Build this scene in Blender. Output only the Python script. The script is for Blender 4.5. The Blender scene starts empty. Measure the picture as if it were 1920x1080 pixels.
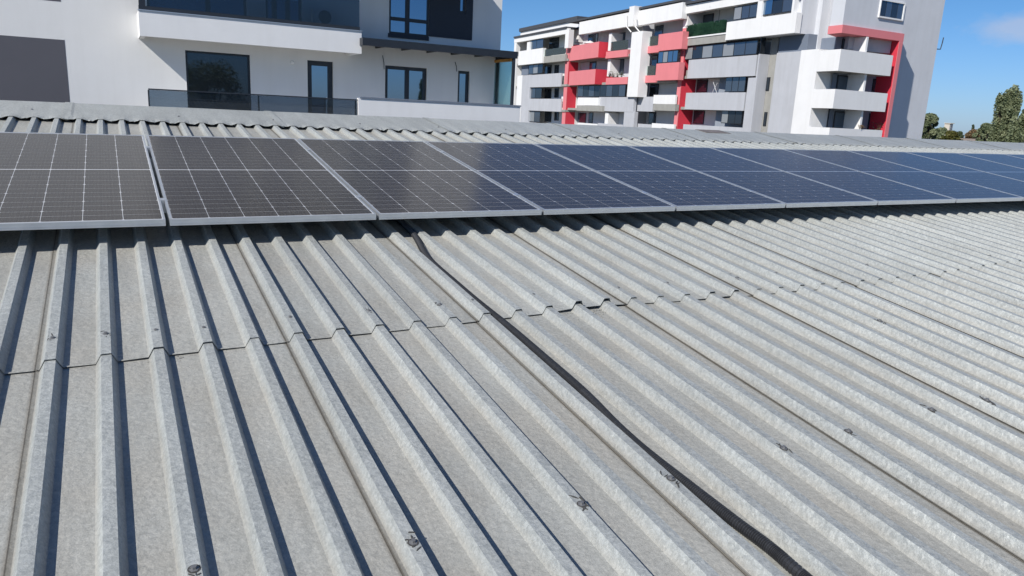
import bpy, math, random
from mathutils import Matrix, Vector
random.seed(7)
S = bpy.context.scene
C = S.collection
R = math.radians
Z0 = 7.0                                   # height of the roof point under the photographer

# ------------------------------------------------------------------ camera
F_PX = 1388.36
RIGHT = Vector((0.8825839815, -0.4676892966, 0.0480857288))
DOWN = Vector((-0.0668573698, -0.2260848445, -0.9718105449))
FWD = Vector((0.4653768447, 0.8544895347, -0.2308073385))
CAM = Vector((-0.0021, -0.1841, 1.3660 + Z0))
cd = bpy.data.cameras.new('camera')
cam = bpy.data.objects.new('camera', cd)
C.objects.link(cam)
cd.sensor_width = 36
cd.lens = F_PX / 1920 * 36
cd.clip_start = 0.05
cd.clip_end = 5000
m = Matrix((RIGHT, -DOWN, -FWD)).transposed().to_4x4()
m.translation = CAM
cam.matrix_world = m
S.camera = cam

# ------------------------------------------------------------------ light
SUN_TRAVEL = Vector((1.0, 0.46, -0.93)).normalized()
S.world = bpy.data.worlds.new('World')
S.world.use_nodes = True
nt = S.world.node_tree
nt.nodes.clear()
out = nt.nodes.new('ShaderNodeOutputWorld')
bg = nt.nodes.new('ShaderNodeBackground')
sky = nt.nodes.new('ShaderNodeTexSky')
sky.sky_type = 'NISHITA'
sky.sun_disc = False
elev = math.asin(-SUN_TRAVEL.z)
sky.sun_elevation = elev
sky.sun_rotation = math.atan2(-SUN_TRAVEL.x, -SUN_TRAVEL.y)
sky.altitude = 50
sky.air_density = 1.0
sky.dust_density = 0.35
sky.ozone_density = 2.5
bg.inputs['Strength'].default_value = 0.10
# one small thin cloud low over the trees, in its own direction of the sky
CLOUD_PX = (1935, 52)
def ray(px, py):
    return (FWD * F_PX + RIGHT * (px - 960) + DOWN * (py - 540)).normalized()
cdir = ray(*CLOUD_PX)
tc = nt.nodes.new('ShaderNodeTexCoord')
dist = nt.nodes.new('ShaderNodeVectorMath'); dist.operation = 'SUBTRACT'
dist.inputs[1].default_value = cdir
sc_ = nt.nodes.new('ShaderNodeVectorMath'); sc_.operation = 'MULTIPLY'
sc_.inputs[1].default_value = (20, 20, 58)
noi = nt.nodes.new('ShaderNodeTexNoise'); noi.inputs['Scale'].default_value = 38; noi.inputs['Detail'].default_value = 5
nsc = nt.nodes.new('ShaderNodeVectorMath'); nsc.operation = 'MULTIPLY'; nsc.inputs[1].default_value = (1, 1, 2)
ln = nt.nodes.new('ShaderNodeVectorMath'); ln.operation = 'LENGTH'
sub = nt.nodes.new('ShaderNodeMath'); sub.operation = 'SUBTRACT'
mr = nt.nodes.new('ShaderNodeMapRange')
mr.inputs['From Min'].default_value = -0.75; mr.inputs['From Max'].default_value = 0.05
mr.inputs['To Min'].default_value = 0.0; mr.inputs['To Max'].default_value = 0.5
mixc = nt.nodes.new('ShaderNodeMix'); mixc.data_type = 'RGBA'
mixc.inputs['B'].default_value = (5.2, 5.5, 6.6, 1)
L = nt.links.new
L(tc.outputs['Generated'], dist.inputs[0]); L(dist.outputs[0], sc_.inputs[0]); L(sc_.outputs[0], ln.inputs[0])
L(tc.outputs['Generated'], nsc.inputs[0]); L(nsc.outputs[0], noi.inputs['Vector'])
L(noi.outputs['Fac'], sub.inputs[0]); L(ln.outputs['Value'], sub.inputs[1]); L(sub.outputs[0], mr.inputs['Value'])
# clear autumn air: a deeper blue than the sky model gives, all round the compass
sepz = nt.nodes.new('ShaderNodeSeparateXYZ'); L(tc.outputs['Generated'], sepz.inputs[0])
tr_ = nt.nodes.new('ShaderNodeValToRGB')
tr_.color_ramp.elements[0].position = 0.0; tr_.color_ramp.elements[0].color = (0.47, 0.66, 1.12, 1)
tr_.color_ramp.elements[1].position = 0.14; tr_.color_ramp.elements[1].color = (0.37, 0.63, 0.95, 1)
e3_ = tr_.color_ramp.elements.new(0.5); e3_.color = (0.44, 0.65, 0.90, 1)
tint = nt.nodes.new('ShaderNodeMix'); tint.data_type = 'RGBA'; tint.blend_type = 'MULTIPLY'; tint.inputs['Factor'].default_value = 1
L(sepz.outputs['Z'], tr_.inputs[0]); L(sky.outputs[0], tint.inputs['A']); L(tr_.outputs[0], tint.inputs['B'])
L(mr.outputs[0], mixc.inputs['Factor']); L(tint.outputs['Result'], mixc.inputs['A'])
L(mixc.outputs['Result'], bg.inputs['Color']); L(bg.outputs[0], out.inputs['Surface'])

sl = bpy.data.lights.new('sun', 'SUN')
sl.energy = 5.0
sl.angle = R(0.53)
sl.color = (1.0, 0.957, 0.90)
so = bpy.data.objects.new('sun', sl)
C.objects.link(so)
so.rotation_euler = SUN_TRAVEL.to_track_quat('-Z', 'Y').to_euler()
so.location = (-20, -10, 40)
S.view_settings.view_transform = 'Standard'
S.view_settings.look = 'None'
S.view_settings.exposure = 0.05
S.view_settings.gamma = 1.0
S.view_settings.use_curve_mapping = False

# ------------------------------------------------------------------ helpers
def obj(name, verts, faces, mat, parent=None, mw=None, smooth=False):
    me = bpy.data.meshes.new(name)
    me.from_pydata([tuple(v) for v in verts], [], faces)
    me.materials.append(mat)
    if smooth:
        me.polygons.foreach_set('use_smooth', [True] * len(me.polygons))
    o = bpy.data.objects.new(name, me)
    C.objects.link(o)
    if parent: o.parent = parent
    if mw is not None: o.matrix_basis = mw
    return o

def share(o, parent, mw=None):
    c = o.copy(); C.objects.link(c); c.parent = parent
    if mw is not None: c.matrix_basis = mw
    return c

def empty(name, label, cat, loc=(0, 0, 0), group=None, mat=None):
    o = bpy.data.objects.new(name, None)
    C.objects.link(o)
    o.empty_display_size = 0.2
    if mat is not None: o.matrix_world = mat
    else: o.location = loc
    return tag(o, label, cat, group)

def tag(o, label, cat, group=None, kind=None):
    o['label'] = label; o['category'] = cat
    if group: o['group'] = group
    if kind: o['kind'] = kind
    return o

BF = [(0, 3, 2, 1), (4, 5, 6, 7), (0, 1, 5, 4), (1, 2, 6, 5), (2, 3, 7, 6), (3, 0, 4, 7)]
def boxes(lst):
    """lst of 8-corner lists -> verts, faces"""
    V, Fc = [], []
    for c in lst:
        b = len(V); V += c; Fc += [tuple(i + b for i in f) for f in BF]
    return V, Fc
def cbox(x0, x1, y0, y1, z0, z1):
    return [Vector(p) for p in ((x0, y0, z0), (x1, y0, z0), (x1, y1, z0), (x0, y1, z0),
                                (x0, y0, z1), (x1, y0, z1), (x1, y1, z1), (x0, y1, z1))]
def tube(pts, rad, seg=8, rings=None):
    V, Fc = [], []
    n = len(pts)
    for i, p in enumerate(pts):
        p = Vector(p)
        t = (Vector(pts[min(i + 1, n - 1)]) - Vector(pts[max(i - 1, 0)])).normalized()
        a = t.cross(Vector((0.13, 0.2, 1))).normalized(); b = t.cross(a)
        r = rad(i) if callable(rad) else rad
        for k in range(seg):
            w = 2 * math.pi * k / seg
            V.append(p + a * math.cos(w) * r + b * math.sin(w) * r)
    for i in range(n - 1):
        for k in range(seg):
            k2 = (k + 1) % seg
            Fc.append((i * seg + k, i * seg + k2, (i + 1) * seg + k2, (i + 1) * seg + k))
    Fc.append(tuple(range(seg))[::-1]); Fc.append(tuple(range((n - 1) * seg, n * seg)))
    return V, Fc

# ------------------------------------------------------------------ materials
def mat(name, col, rough=0.7, metal=0.0, noise=0.0, nscale=5.0, bump=0.0, bscale=40.0, coat=0.0, spec=0.5, stain=None, vcoord='Object'):
    M = bpy.data.materials.new(name); M.use_nodes = True
    n = M.node_tree; b = n.nodes['Principled BSDF']; l = n.links.new
    b.inputs['Base Color'].default_value = (*col, 1)
    b.inputs['Roughness'].default_value = rough
    b.inputs['Metallic'].default_value = metal
    b.inputs['Specular IOR Level'].default_value = spec
    if coat:
        b.inputs['Coat Weight'].default_value = coat; b.inputs['Coat Roughness'].default_value = 0.05
    t = n.nodes.new('ShaderNodeTexCoord')
    if noise:
        x = n.nodes.new('ShaderNodeTexNoise'); x.inputs['Scale'].default_value = nscale; x.inputs['Detail'].default_value = 6
        x.inputs['Roughness'].default_value = 0.65
        r = n.nodes.new('ShaderNodeMapRange')
        r.inputs['From Min'].default_value = 0.3; r.inputs['From Max'].default_value = 0.7
        r.inputs['To Min'].default_value = 1 - noise; r.inputs['To Max'].default_value = 1 + noise
        mx = n.nodes.new('ShaderNodeVectorMath'); mx.operation = 'MULTIPLY'
        mx.inputs[0].default_value = col
        l(t.outputs[vcoord], x.inputs['Vector']); l(x.outputs['Fac'], r.inputs['Value'])
        l(r.outputs[0], mx.inputs[1]); last = mx.outputs[0]
        if stain:      # streaks of dirt that run down a wall
            mp = n.nodes.new('ShaderNodeMapping'); mp.inputs['Scale'].default_value = (1.3, 1.3, 0.12)
            y = n.nodes.new('ShaderNodeTexNoise'); y.inputs['Scale'].default_value = 2.2; y.inputs['Detail'].default_value = 7
            q = n.nodes.new('ShaderNodeMapRange')
            q.inputs['From Min'].default_value = 0.45; q.inputs['From Max'].default_value = 0.8
            q.inputs['To Max'].default_value = stain
            m2 = n.nodes.new('ShaderNodeMix'); m2.data_type = 'RGBA'
            m2.inputs['B'].default_value = (col[0] * 0.6, col[1] * 0.58, col[2] * 0.53, 1)
            l(t.outputs['Object'], mp.inputs['Vector']); l(mp.outputs[0], y.inputs['Vector'])
            l(y.outputs['Fac'], q.inputs['Value']); l(q.outputs[0], m2.inputs['Factor'])
            l(last, m2.inputs['A']); last = m2.outputs['Result']
        l(last, b.inputs['Base Color'])
    if bump:
        x = n.nodes.new('ShaderNodeTexNoise'); x.inputs['Scale'].default_value = bscale; x.inputs['Detail'].default_value = 5
        bp = n.nodes.new('ShaderNodeBump'); bp.inputs['Strength'].default_value = bump; bp.inputs['Distance'].default_value = 0.02
        l(t.outputs[vcoord], x.inputs['Vector']); l(x.outputs['Fac'], bp.inputs['Height']); l(bp.outputs[0], b.inputs['Normal'])
    return M

PITCH, RU, HR = 0.1767, -0.0685, 0.038
def rib(k): return RU + (k - 3) * PITCH
def galvanised(name, dirt=True):
    """weathered zinc: crystal spangle, dull patches, dust lying on the flats of the troughs"""
    M = bpy.data.materials.new(name); M.use_nodes = True
    n = M.node_tree; b = n.nodes['Principled BSDF']; l = n.links.new
    t = n.nodes.new('ShaderNodeTexCoord')
    vor = n.nodes.new('ShaderNodeTexVoronoi'); vor.inputs['Scale'].default_value = 95; vor.inputs['Randomness'].default_value = 1
    wob = n.nodes.new('ShaderNodeTexNoise'); wob.inputs['Scale'].default_value = 90; wob.inputs['Detail'].default_value = 3
    add = n.nodes.new('ShaderNodeVectorMath'); add.operation = 'MULTIPLY_ADD'; add.inputs[1].default_value = (0.012, 0.012, 0.012)
    l(t.outputs['Object'], wob.inputs['Vector']); l(wob.outputs['Color'], add.inputs[0]); l(t.outputs['Object'], add.inputs[2])
    l(add.outputs[0], vor.inputs['Vector'])
    sepc = n.nodes.new('ShaderNodeSeparateColor'); l(vor.outputs['Color'], sepc.inputs[0])
    big = n.nodes.new('ShaderNodeTexNoise'); big.inputs['Scale'].default_value = 2.3; big.inputs['Detail'].default_value = 6; big.inputs['Roughness'].default_value = 0.6
    l(t.outputs['Object'], big.inputs['Vector'])
    fine = n.nodes.new('ShaderNodeTexNoise'); fine.inputs['Scale'].default_value = 60; fine.inputs['Detail'].default_value = 6; fine.inputs['Roughness'].default_value = 0.75
    l(t.outputs['Object'], fine.inputs['Vector'])
    z1 = n.nodes.new('ShaderNodeValToRGB'); z1.color_ramp.elements[0].color = ZINC_A; z1.color_ramp.elements[1].color = ZINC_B
    l(sepc.outputs[0], z1.inputs[0])
    # dust
    sx = n.nodes.new('ShaderNodeSeparateXYZ'); l(t.outputs['Object'], sx.inputs[0])
    dm = n.nodes.new('ShaderNodeMapRange'); dm.inputs['From Min'].default_value = 0.004; dm.inputs['From Max'].default_value = 0.03
    dm.inputs['To Min'].default_value = 0.86; dm.inputs['To Max'].default_value = 0.30; l(sx.outputs['Z'], dm.inputs['Value'])
    db = n.nodes.new('ShaderNodeMapRange'); db.inputs['From Min'].default_value = 0.3; db.inputs['From Max'].default_value = 0.72
    db.inputs['To Min'].default_value = 0.55; db.inputs['To Max'].default_value = 1.15; l(big.outputs['Fac'], db.inputs['Value'])
    dmul = n.nodes.new('ShaderNodeMath'); dmul.operation = 'MULTIPLY'; l(dm.outputs[0], dmul.inputs[0]); l(db.outputs[0], dmul.inputs[1])
    dcol = n.nodes.new('ShaderNodeValToRGB'); dcol.color_ramp.elements[0].color = DUST_A; dcol.color_ramp.elements[1].color = DUST_B
    dcol.color_ramp.elements[0].position = 0.3; dcol.color_ramp.elements[1].position = 0.7
    l(fine.outputs['Fac'], dcol.inputs[0])
    mx = n.nodes.new('ShaderNodeMix'); mx.data_type = 'RGBA'
    if dirt: l(dmul.outputs[0], mx.inputs['Factor'])
    else: mx.inputs['Factor'].default_value = 0.25
    l(z1.outputs[0], mx.inputs['A']); l(dcol.outputs[0], mx.inputs['B'])
    if dirt:      # brown run-off line and painted gap shadow along each side lap
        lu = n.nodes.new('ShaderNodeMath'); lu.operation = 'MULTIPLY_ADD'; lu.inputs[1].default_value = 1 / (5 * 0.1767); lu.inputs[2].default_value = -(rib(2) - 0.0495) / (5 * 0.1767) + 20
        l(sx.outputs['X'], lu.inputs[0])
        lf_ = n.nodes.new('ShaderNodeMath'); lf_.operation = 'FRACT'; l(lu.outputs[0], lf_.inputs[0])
        lr = n.nodes.new('ShaderNodeValToRGB')
        e_ = lr.color_ramp.elements; e_[0].position = 0.0; e_[0].color = (0.55, 0.55, 0.55, 1); e_[1].position = 0.022; e_[1].color = (0, 0, 0, 1)
        q_ = lr.color_ramp.elements.new(0.985); q_.color = (0.0, 0.0, 0.0, 1); q2 = lr.color_ramp.elements.new(0.999); q2.color = (0.55, 0.55, 0.55, 1)
        l(lf_.outputs[0], lr.inputs[0])
        sn = n.nodes.new('ShaderNodeMath'); sn.operation = 'MULTIPLY'; l(lr.outputs[0], sn.inputs[0]); l(fine.outputs['Fac'], sn.inputs[1])
        sn2 = n.nodes.new('ShaderNodeMath'); sn2.operation = 'MULTIPLY'; sn2.inputs[1].default_value = 1.9; sn2.use_clamp = True; l(sn.outputs[0], sn2.inputs[0])
        mxs = n.nodes.new('ShaderNodeMix'); mxs.data_type = 'RGBA'; mxs.inputs['B'].default_value = (0.15, 0.125, 0.09, 1)
        l(sn2.outputs[0], mxs.inputs['Factor']); l(mx.outputs['Result'], mxs.inputs['A'])
        lc = n.nodes.new('ShaderNodeValToRGB')  # narrow near-black core: shadow under the lap lip, painted into the colour
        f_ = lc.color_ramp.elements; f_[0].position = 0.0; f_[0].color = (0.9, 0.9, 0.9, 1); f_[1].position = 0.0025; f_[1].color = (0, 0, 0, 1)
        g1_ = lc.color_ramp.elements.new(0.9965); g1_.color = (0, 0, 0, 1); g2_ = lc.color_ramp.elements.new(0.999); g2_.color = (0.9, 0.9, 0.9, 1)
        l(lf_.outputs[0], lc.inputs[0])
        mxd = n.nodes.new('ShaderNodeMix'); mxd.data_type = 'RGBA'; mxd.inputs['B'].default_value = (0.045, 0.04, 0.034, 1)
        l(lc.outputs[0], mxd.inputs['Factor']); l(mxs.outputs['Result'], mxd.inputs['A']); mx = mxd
    # dark stains and per-sheet tone
    st = n.nodes.new('ShaderNodeTexNoise'); st.inputs['Scale'].default_value = 9; st.inputs['Detail'].default_value = 8; st.inputs['Roughness'].default_value = 0.7
    mp = n.nodes.new('ShaderNodeMapping'); mp.inputs['Scale'].default_value = (1.0, 0.16, 1.0)
    l(t.outputs['Object'], mp.inputs['Vector']); l(mp.outputs[0], st.inputs['Vector'])
    sr = n.nodes.new('ShaderNodeMapRange'); sr.inputs['From Min'].default_value = 0.35; sr.inputs['From Max'].default_value = 0.7
    sr.inputs['To Min'].default_value = 0.85; sr.inputs['To Max'].default_value = 1.08; l(st.outputs['Fac'], sr.inputs['Value'])
    oi = n.nodes.new('ShaderNodeObjectInfo')
    orr = n.nodes.new('ShaderNodeMapRange'); orr.inputs['To Min'].default_value = 0.955; orr.inputs['To Max'].default_value = 1.045
    l(oi.outputs['Random'], orr.inputs['Value'])
    mm = n.nodes.new('ShaderNodeMath'); mm.operation = 'MULTIPLY'; l(sr.outputs[0], mm.inputs[0]); l(orr.outputs[0], mm.inputs[1])
    # sharp fine grime specks
    sp = n.nodes.new('ShaderNodeTexNoise'); sp.inputs['Scale'].default_value = 210; sp.inputs['Detail'].default_value = 2
    l(t.outputs['Object'], sp.inputs['Vector'])
    spr = n.nodes.new('ShaderNodeMapRange'); spr.inputs['From Min'].default_value = 0.3; spr.inputs['From Max'].default_value = 0.7
    spr.inputs['To Min'].default_value = 0.90; spr.inputs['To Max'].default_value = 1.08; l(sp.outputs['Fac'], spr.inputs['Value'])
    m4 = n.nodes.new('ShaderNodeMath'); m4.operation = 'MULTIPLY'; l(mm.outputs[0], m4.inputs[0]); l(spr.outputs[0], m4.inputs[1])
    vm = n.nodes.new('ShaderNodeVectorMath'); vm.operation = 'SCALE'; l(mx.outputs['Result'], vm.inputs[0]); l(m4.outputs[0], vm.inputs['Scale'])
    l(vm.outputs[0], b.inputs['Base Color'])
    b.inputs['Metallic'].default_value = 0.0; b.inputs['Specular IOR Level'].default_value = 0.3
    mr_ = n.nodes.new('ShaderNodeMapRange'); mr_.inputs['To Min'].default_value = 0.30; mr_.inputs['To Max'].default_value = 0.0
    l(dmul.outputs[0], mr_.inputs['Value']); l(mr_.outputs[0], b.inputs['Metallic'])
    rr = n.nodes.new('ShaderNodeMapRange'); rr.inputs['To Min'].default_value = 0.42; rr.inputs['To Max'].default_value = 0.62
    l(sepc.outputs[1], rr.inputs['Value']); l(rr.outputs[0], b.inputs['Roughness'])
    b1 = n.nodes.new('ShaderNodeBump'); b1.inputs['Strength'].default_value = 0.5; b1.inputs['Distance'].default_value = 0.005
    l(sepc.outputs[2], b1.inputs['Height'])
    b2 = n.nodes.new('ShaderNodeBump'); b2.inputs['Strength'].default_value = 0.3; b2.inputs['Distance'].default_value = 0.006
    l(fine.outputs['Fac'], b2.inputs['Height']); l(b1.outputs[0], b2.inputs['Normal']); 
    md = n.nodes.new('ShaderNodeTexNoise'); md.inputs['Scale'].default_value = 42; md.inputs['Detail'].default_value = 3
    l(t.outputs['Object'], md.inputs['Vector'])
    b3 = n.nodes.new('ShaderNodeBump'); b3.inputs['Strength'].default_value = 0.35; b3.inputs['Distance'].default_value = 0.012
    l(md.outputs['Fac'], b3.inputs['Height']); l(b2.outputs[0], b3.inputs['Normal']); l(b3.outputs[0], b.inputs['Normal'])
    return M
ZINC_A = (0.36, 0.385, 0.375, 1); ZINC_B = (0.50, 0.525, 0.505, 1)
DUST_A = (0.262, 0.255, 0.228, 1); DUST_B = (0.430, 0.415, 0.370, 1)
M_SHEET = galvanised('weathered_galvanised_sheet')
M_CAP = galvanised('galvanised_flashing', False)
M_ALU = mat('anodised_aluminium', (0.60, 0.63, 0.66), 0.38, 0.75, 0.06, 12)
M_BACK = mat('white_backsheet', (0.58, 0.59, 0.60), 0.25, 0, coat=0.8)
M_SCREW = mat('zinc_screw', (0.22, 0.22, 0.22), 0.5, 0.5)
M_TAR = mat('old_sealant', (0.060, 0.058, 0.054), 0.85, 0, 0.5, 120)
M_PLASTIC = mat('black_polyethylene', (0.030, 0.031, 0.034), 0.5, 0, 0.25, 60)
M_WHITE = mat('white_render', (0.78, 0.775, 0.76), 0.9, 0, 0.03, 0.8, 0.12, 30, spec=0.2, stain=0.12)
M_LWHITE = mat('offwhite_render', (0.74, 0.735, 0.715), 0.9, 0, 0.03, 0.5, 0.15, 30, spec=0.2, stain=0.10)
M_GREYL = mat('pale_blue_grey_render', (0.47, 0.48, 0.505), 0.9, 0, 0.05, 0.7, 0.1, 30, spec=0.2, stain=0.22)
M_GREYB = mat('light_grey_render', (0.60, 0.615, 0.64), 0.9, 0, 0.04, 0.7, 0.1, 30, spec=0.2, stain=0.12)
M_SHADEWALL = mat('shade_darkened_render', (0.27, 0.30, 0.345), 0.9, 0, 0.06, 0.8, spec=0.2)  # grey wall darkened in its colour to stand for loggia shade
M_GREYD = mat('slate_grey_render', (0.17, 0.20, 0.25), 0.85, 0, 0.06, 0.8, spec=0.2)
M_CHAR = mat('charcoal_render', (0.105, 0.105, 0.12), 0.9, 0, 0.05, 0.5, 0.1, 30, spec=0.2)
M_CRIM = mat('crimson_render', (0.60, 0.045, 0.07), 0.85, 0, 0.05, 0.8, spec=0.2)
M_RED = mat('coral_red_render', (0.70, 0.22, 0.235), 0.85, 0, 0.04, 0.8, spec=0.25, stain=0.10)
M_CONC = mat('raw_concrete', (0.33, 0.325, 0.30), 0.9, 0, 0.10, 1.8, 0.2, 20, spec=0.2, stain=0.25)
M_DARK = mat('anthracite_metal', (0.025, 0.03, 0.038), 0.4, 0.2, 0.1, 3)
M_DPANEL = mat('dark_navy_cladding', (0.012, 0.017, 0.03), 0.45, 0, 0.1, 3)
M_WOOD = mat('orange_timber', (0.55, 0.27, 0.06), 0.7, 0, 0.2, 6)
M_PLAST_W = mat('white_plastic', (0.75, 0.75, 0.74), 0.5)
M_CURT = mat('pale_curtain', (0.50, 0.52, 0.53), 0.9, 0, 0.15, 4)
M_ROOFD = mat('dark_roof_felt', (0.06, 0.065, 0.075), 0.8, 0, 0.1, 2)
M_GROUND = mat('dry_ground', (0.16, 0.15, 0.11), 0.95, 0, 0.25, 0.08, 0.2, 3)
M_ASPH = mat('asphalt', (0.05, 0.05, 0.052), 0.9, 0, 0.2, 0.4, 0.2, 60)
M_BARK = mat('bark', (0.09, 0.07, 0.05), 0.95, 0, 0.3, 4)
M_BEIGE = mat('beige_render_far', (0.55, 0.50, 0.42), 0.9, 0, 0.08, 0.3)
M_TILE = mat('grey_brown_roof', (0.22, 0.18, 0.15), 0.85, 0, 0.15, 1)
M_PATCH = mat('brown_metal_patch', (0.20, 0.17, 0.15), 0.6, 0.3, 0.3, 9)
def leafmat(name, c1, c2):
    M = bpy.data.materials.new(name); M.use_nodes = True
    n = M.node_tree; b = n.nodes['Principled BSDF']; l = n.links.new
    t = n.nodes.new('ShaderNodeTexCoord'); x = n.nodes.new('ShaderNodeTexNoise'); x.inputs['Scale'].default_value = 1.1; x.inputs['Detail'].default_value = 6
    r = n.nodes.new('ShaderNodeValToRGB'); r.color_ramp.elements[0].color = (*c1, 1); r.color_ramp.elements[1].color = (*c2, 1)
    r.color_ramp.elements[0].position = 0.35; r.color_ramp.elements[1].position = 0.68
    l(t.outputs['Object'], x.inputs['Vector']); l(x.outputs['Fac'], r.inputs[0]); l(r.outputs[0], b.inputs['Base Color'])
    b.inputs['Roughness'].default_value = 0.6; b.inputs['Specular IOR Level'].default_value = 0.3
    tr = n.nodes.new('ShaderNodeBsdfTranslucent'); l(r.outputs[0], tr.inputs['Color'])
    ms = n.nodes.new('ShaderNodeMixShader'); ms.inputs[0].default_value = 0.4
    l(b.outputs[0], ms.inputs[1]); l(tr.outputs[0], ms.inputs[2]); l(ms.outputs[0], n.nodes['Material Output'].inputs['Surface'])
    return M
M_LEAF = leafmat('poplar_leaves', (0.15, 0.19, 0.10), (0.35, 0.38, 0.22))
M_LEAFD = leafmat('dark_leaves', (0.07, 0.095, 0.05), (0.16, 0.19, 0.10))
M_LEAFY = leafmat('yellowing_leaves', (0.10, 0.11, 0.03), (0.22, 0.19, 0.06))
M_LEAFB = leafmat('dry_leaves', (0.20, 0.13, 0.07), (0.30, 0.22, 0.12))
M_HEDGE = leafmat('artificial_hedge', (0.012, 0.05, 0.03), (0.04, 0.11, 0.06))
def glassm(name, tint, transp, rough=0.02, ior=1.5):
    """thin pane: fresnel reflection over a tinted see-through body"""
    M = bpy.data.materials.new(name); M.use_nodes = True
    n = M.node_tree; n.nodes.remove(n.nodes['Principled BSDF']); l = n.links.new
    o = n.nodes['Material Output']
    tr = n.nodes.new('ShaderNodeBsdfTransparent'); tr.inputs[0].default_value = (*transp, 1)
    df = n.nodes.new('ShaderNodeBsdfDiffuse'); df.inputs[0].default_value = (*tint, 1)
    m0 = n.nodes.new('ShaderNodeMixShader'); m0.inputs[0].default_value = 0.12
    g = n.nodes.new('ShaderNodeBsdfGlossy'); g.inputs['Roughness'].default_value = rough
    fr = n.nodes.new('ShaderNodeFresnel'); fr.inputs[0].default_value = ior
    m1 = n.nodes.new('ShaderNodeMixShader')
    l(tr.outputs[0], m0.inputs[1]); l(df.outputs[0], m0.inputs[2])
    l(fr.outputs[0], m1.inputs[0]); l(m0.outputs[0], m1.inputs[1]); l(g.outputs[0], m1.inputs[2]); l(m1.outputs[0], o.inputs['Surface'])
    return M
M_GLASS = glassm('smoked_balustrade_glass', (0.06, 0.09, 0.12), (0.46, 0.53, 0.60))
M_GLASSC = glassm('clear_balustrade_glass', (0.45, 0.55, 0.54), (0.82, 0.90, 0.88), 0.02, 1.25)
M_GLASSG = glassm('green_side_glass', (0.25, 0.36, 0.36), (0.72, 0.86, 0.86), 0.02, 1.12)
def winmat(name, col, k, rough=0.02):
    M = bpy.data.materials.new(name); M.use_nodes = True
    n = M.node_tree; n.nodes.remove(n.nodes['Principled BSDF']); l = n.links.new
    o = n.nodes['Material Output']
    df = n.nodes.new('ShaderNodeBsdfDiffuse'); df.inputs[0].default_value = (*col, 1)
    g = n.nodes.new('ShaderNodeBsdfGlossy'); g.inputs['Roughness'].default_value = rough
    g.inputs['Color'].default_value = (0.62, 0.80, 1.0, 1)
    lw = n.nodes.new('ShaderNodeFresnel'); lw.inputs[0].default_value = 1.5
    ad = n.nodes.new('ShaderNodeMath'); ad.operation = 'ADD'; ad.inputs[1].default_value = k; ad.use_clamp = True
    ms = n.nodes.new('ShaderNodeMixShader')
    l(lw.outputs[0], ad.inputs[0]); l(ad.outputs[0], ms.inputs[0]); l(df.outputs[0], ms.inputs[1]); l(g.outputs[0], ms.inputs[2]); l(ms.outputs[0], o.inputs['Surface'])
    return M
M_WIN = winmat('coated_window_glass', (0.012, 0.018, 0.03), 0.42)
M_WIND = winmat('dark_window_glass', (0.02, 0.024, 0.028), 0.04)
M_WINC = winmat('curtained_window_glass', (0.26, 0.27, 0.27), 0.06, 0.1)
M_WINF = winmat('far_window_glass', (0.05, 0.058, 0.068), 0.12, 0.1)
def cellmat():
    M = bpy.data.materials.new('monocrystalline_cell'); M.use_nodes = True
    n = M.node_tree; b = n.nodes['Principled BSDF']; l = n.links.new
    t = n.nodes.new('ShaderNodeTexCoord')
    x = n.nodes.new('ShaderNodeTexNoise'); x.inputs['Scale'].default_value = 105; x.inputs['Detail'].default_value = 4; x.inputs['Roughness'].default_value = 0.8
    l(t.outputs['Object'], x.inputs['Vector'])
    sx = n.nodes.new('ShaderNodeSeparateXYZ'); l(t.outputs['Object'], sx.inputs[0])
    # fine busbar wires, 18 mm apart
    mu = n.nodes.new('ShaderNodeMath'); mu.operation = 'MULTIPLY'; mu.inputs[1].default_value = 1 / 0.018; l(sx.outputs['X'], mu.inputs[0])
    fr = n.nodes.new('ShaderNodeMath'); fr.operation = 'FRACT'; l(mu.outputs[0], fr.inputs[0])
    lt = n.nodes.new('ShaderNodeMath'); lt.operation = 'LESS_THAN'; lt.inputs[1].default_value = 0.035; l(fr.outputs[0], lt.inputs[0])
    r = n.nodes.new('ShaderNodeValToRGB'); r.color_ramp.elements[0].color = (0.002, 0.002, 0.003, 1); r.color_ramp.elements[1].color = (0.080, 0.070, 0.062, 1)
    r.color_ramp.elements[0].position = 0.36; r.color_ramp.elements[1].position = 0.66
    l(x.outputs['Fac'], r.inputs[0])
    mx = n.nodes.new('ShaderNodeMix'); mx.data_type = 'RGBA'; mx.inputs['B'].default_value = (0.09, 0.09, 0.095, 1)
    l(lt.outputs[0], mx.inputs['Factor']); l(r.outputs[0], mx.inputs['A']); l(mx.outputs['Result'], b.inputs['Base Color'])
    b.inputs['Roughness'].default_value = 0.45
    b.inputs['Coat Weight'].default_value = 0.62; b.inputs['Coat Roughness'].default_value = 0.16; b.inputs['Coat IOR'].default_value = 1.30
    b.inputs['Specular IOR Level'].default_value = 0.1
    return M
M_CELL = cellmat()

# ------------------------------------------------------------------ ground
gs = obj('ground', [(-700, -700, 0), (1500, -700, 0), (1500, 1500, 0), (-700, 1500, 0)], [(0, 1, 2, 3)], M_GROUND)
gs['kind'] = 'structure'
rd = obj('yard_pavement', [(-60, 11, 0.004), (60, 11, 0.004), (60, 26, 0.004), (-60, 26, 0.004)], [(0, 1, 2, 3)], M_ASPH)
rd['kind'] = 'structure'

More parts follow.
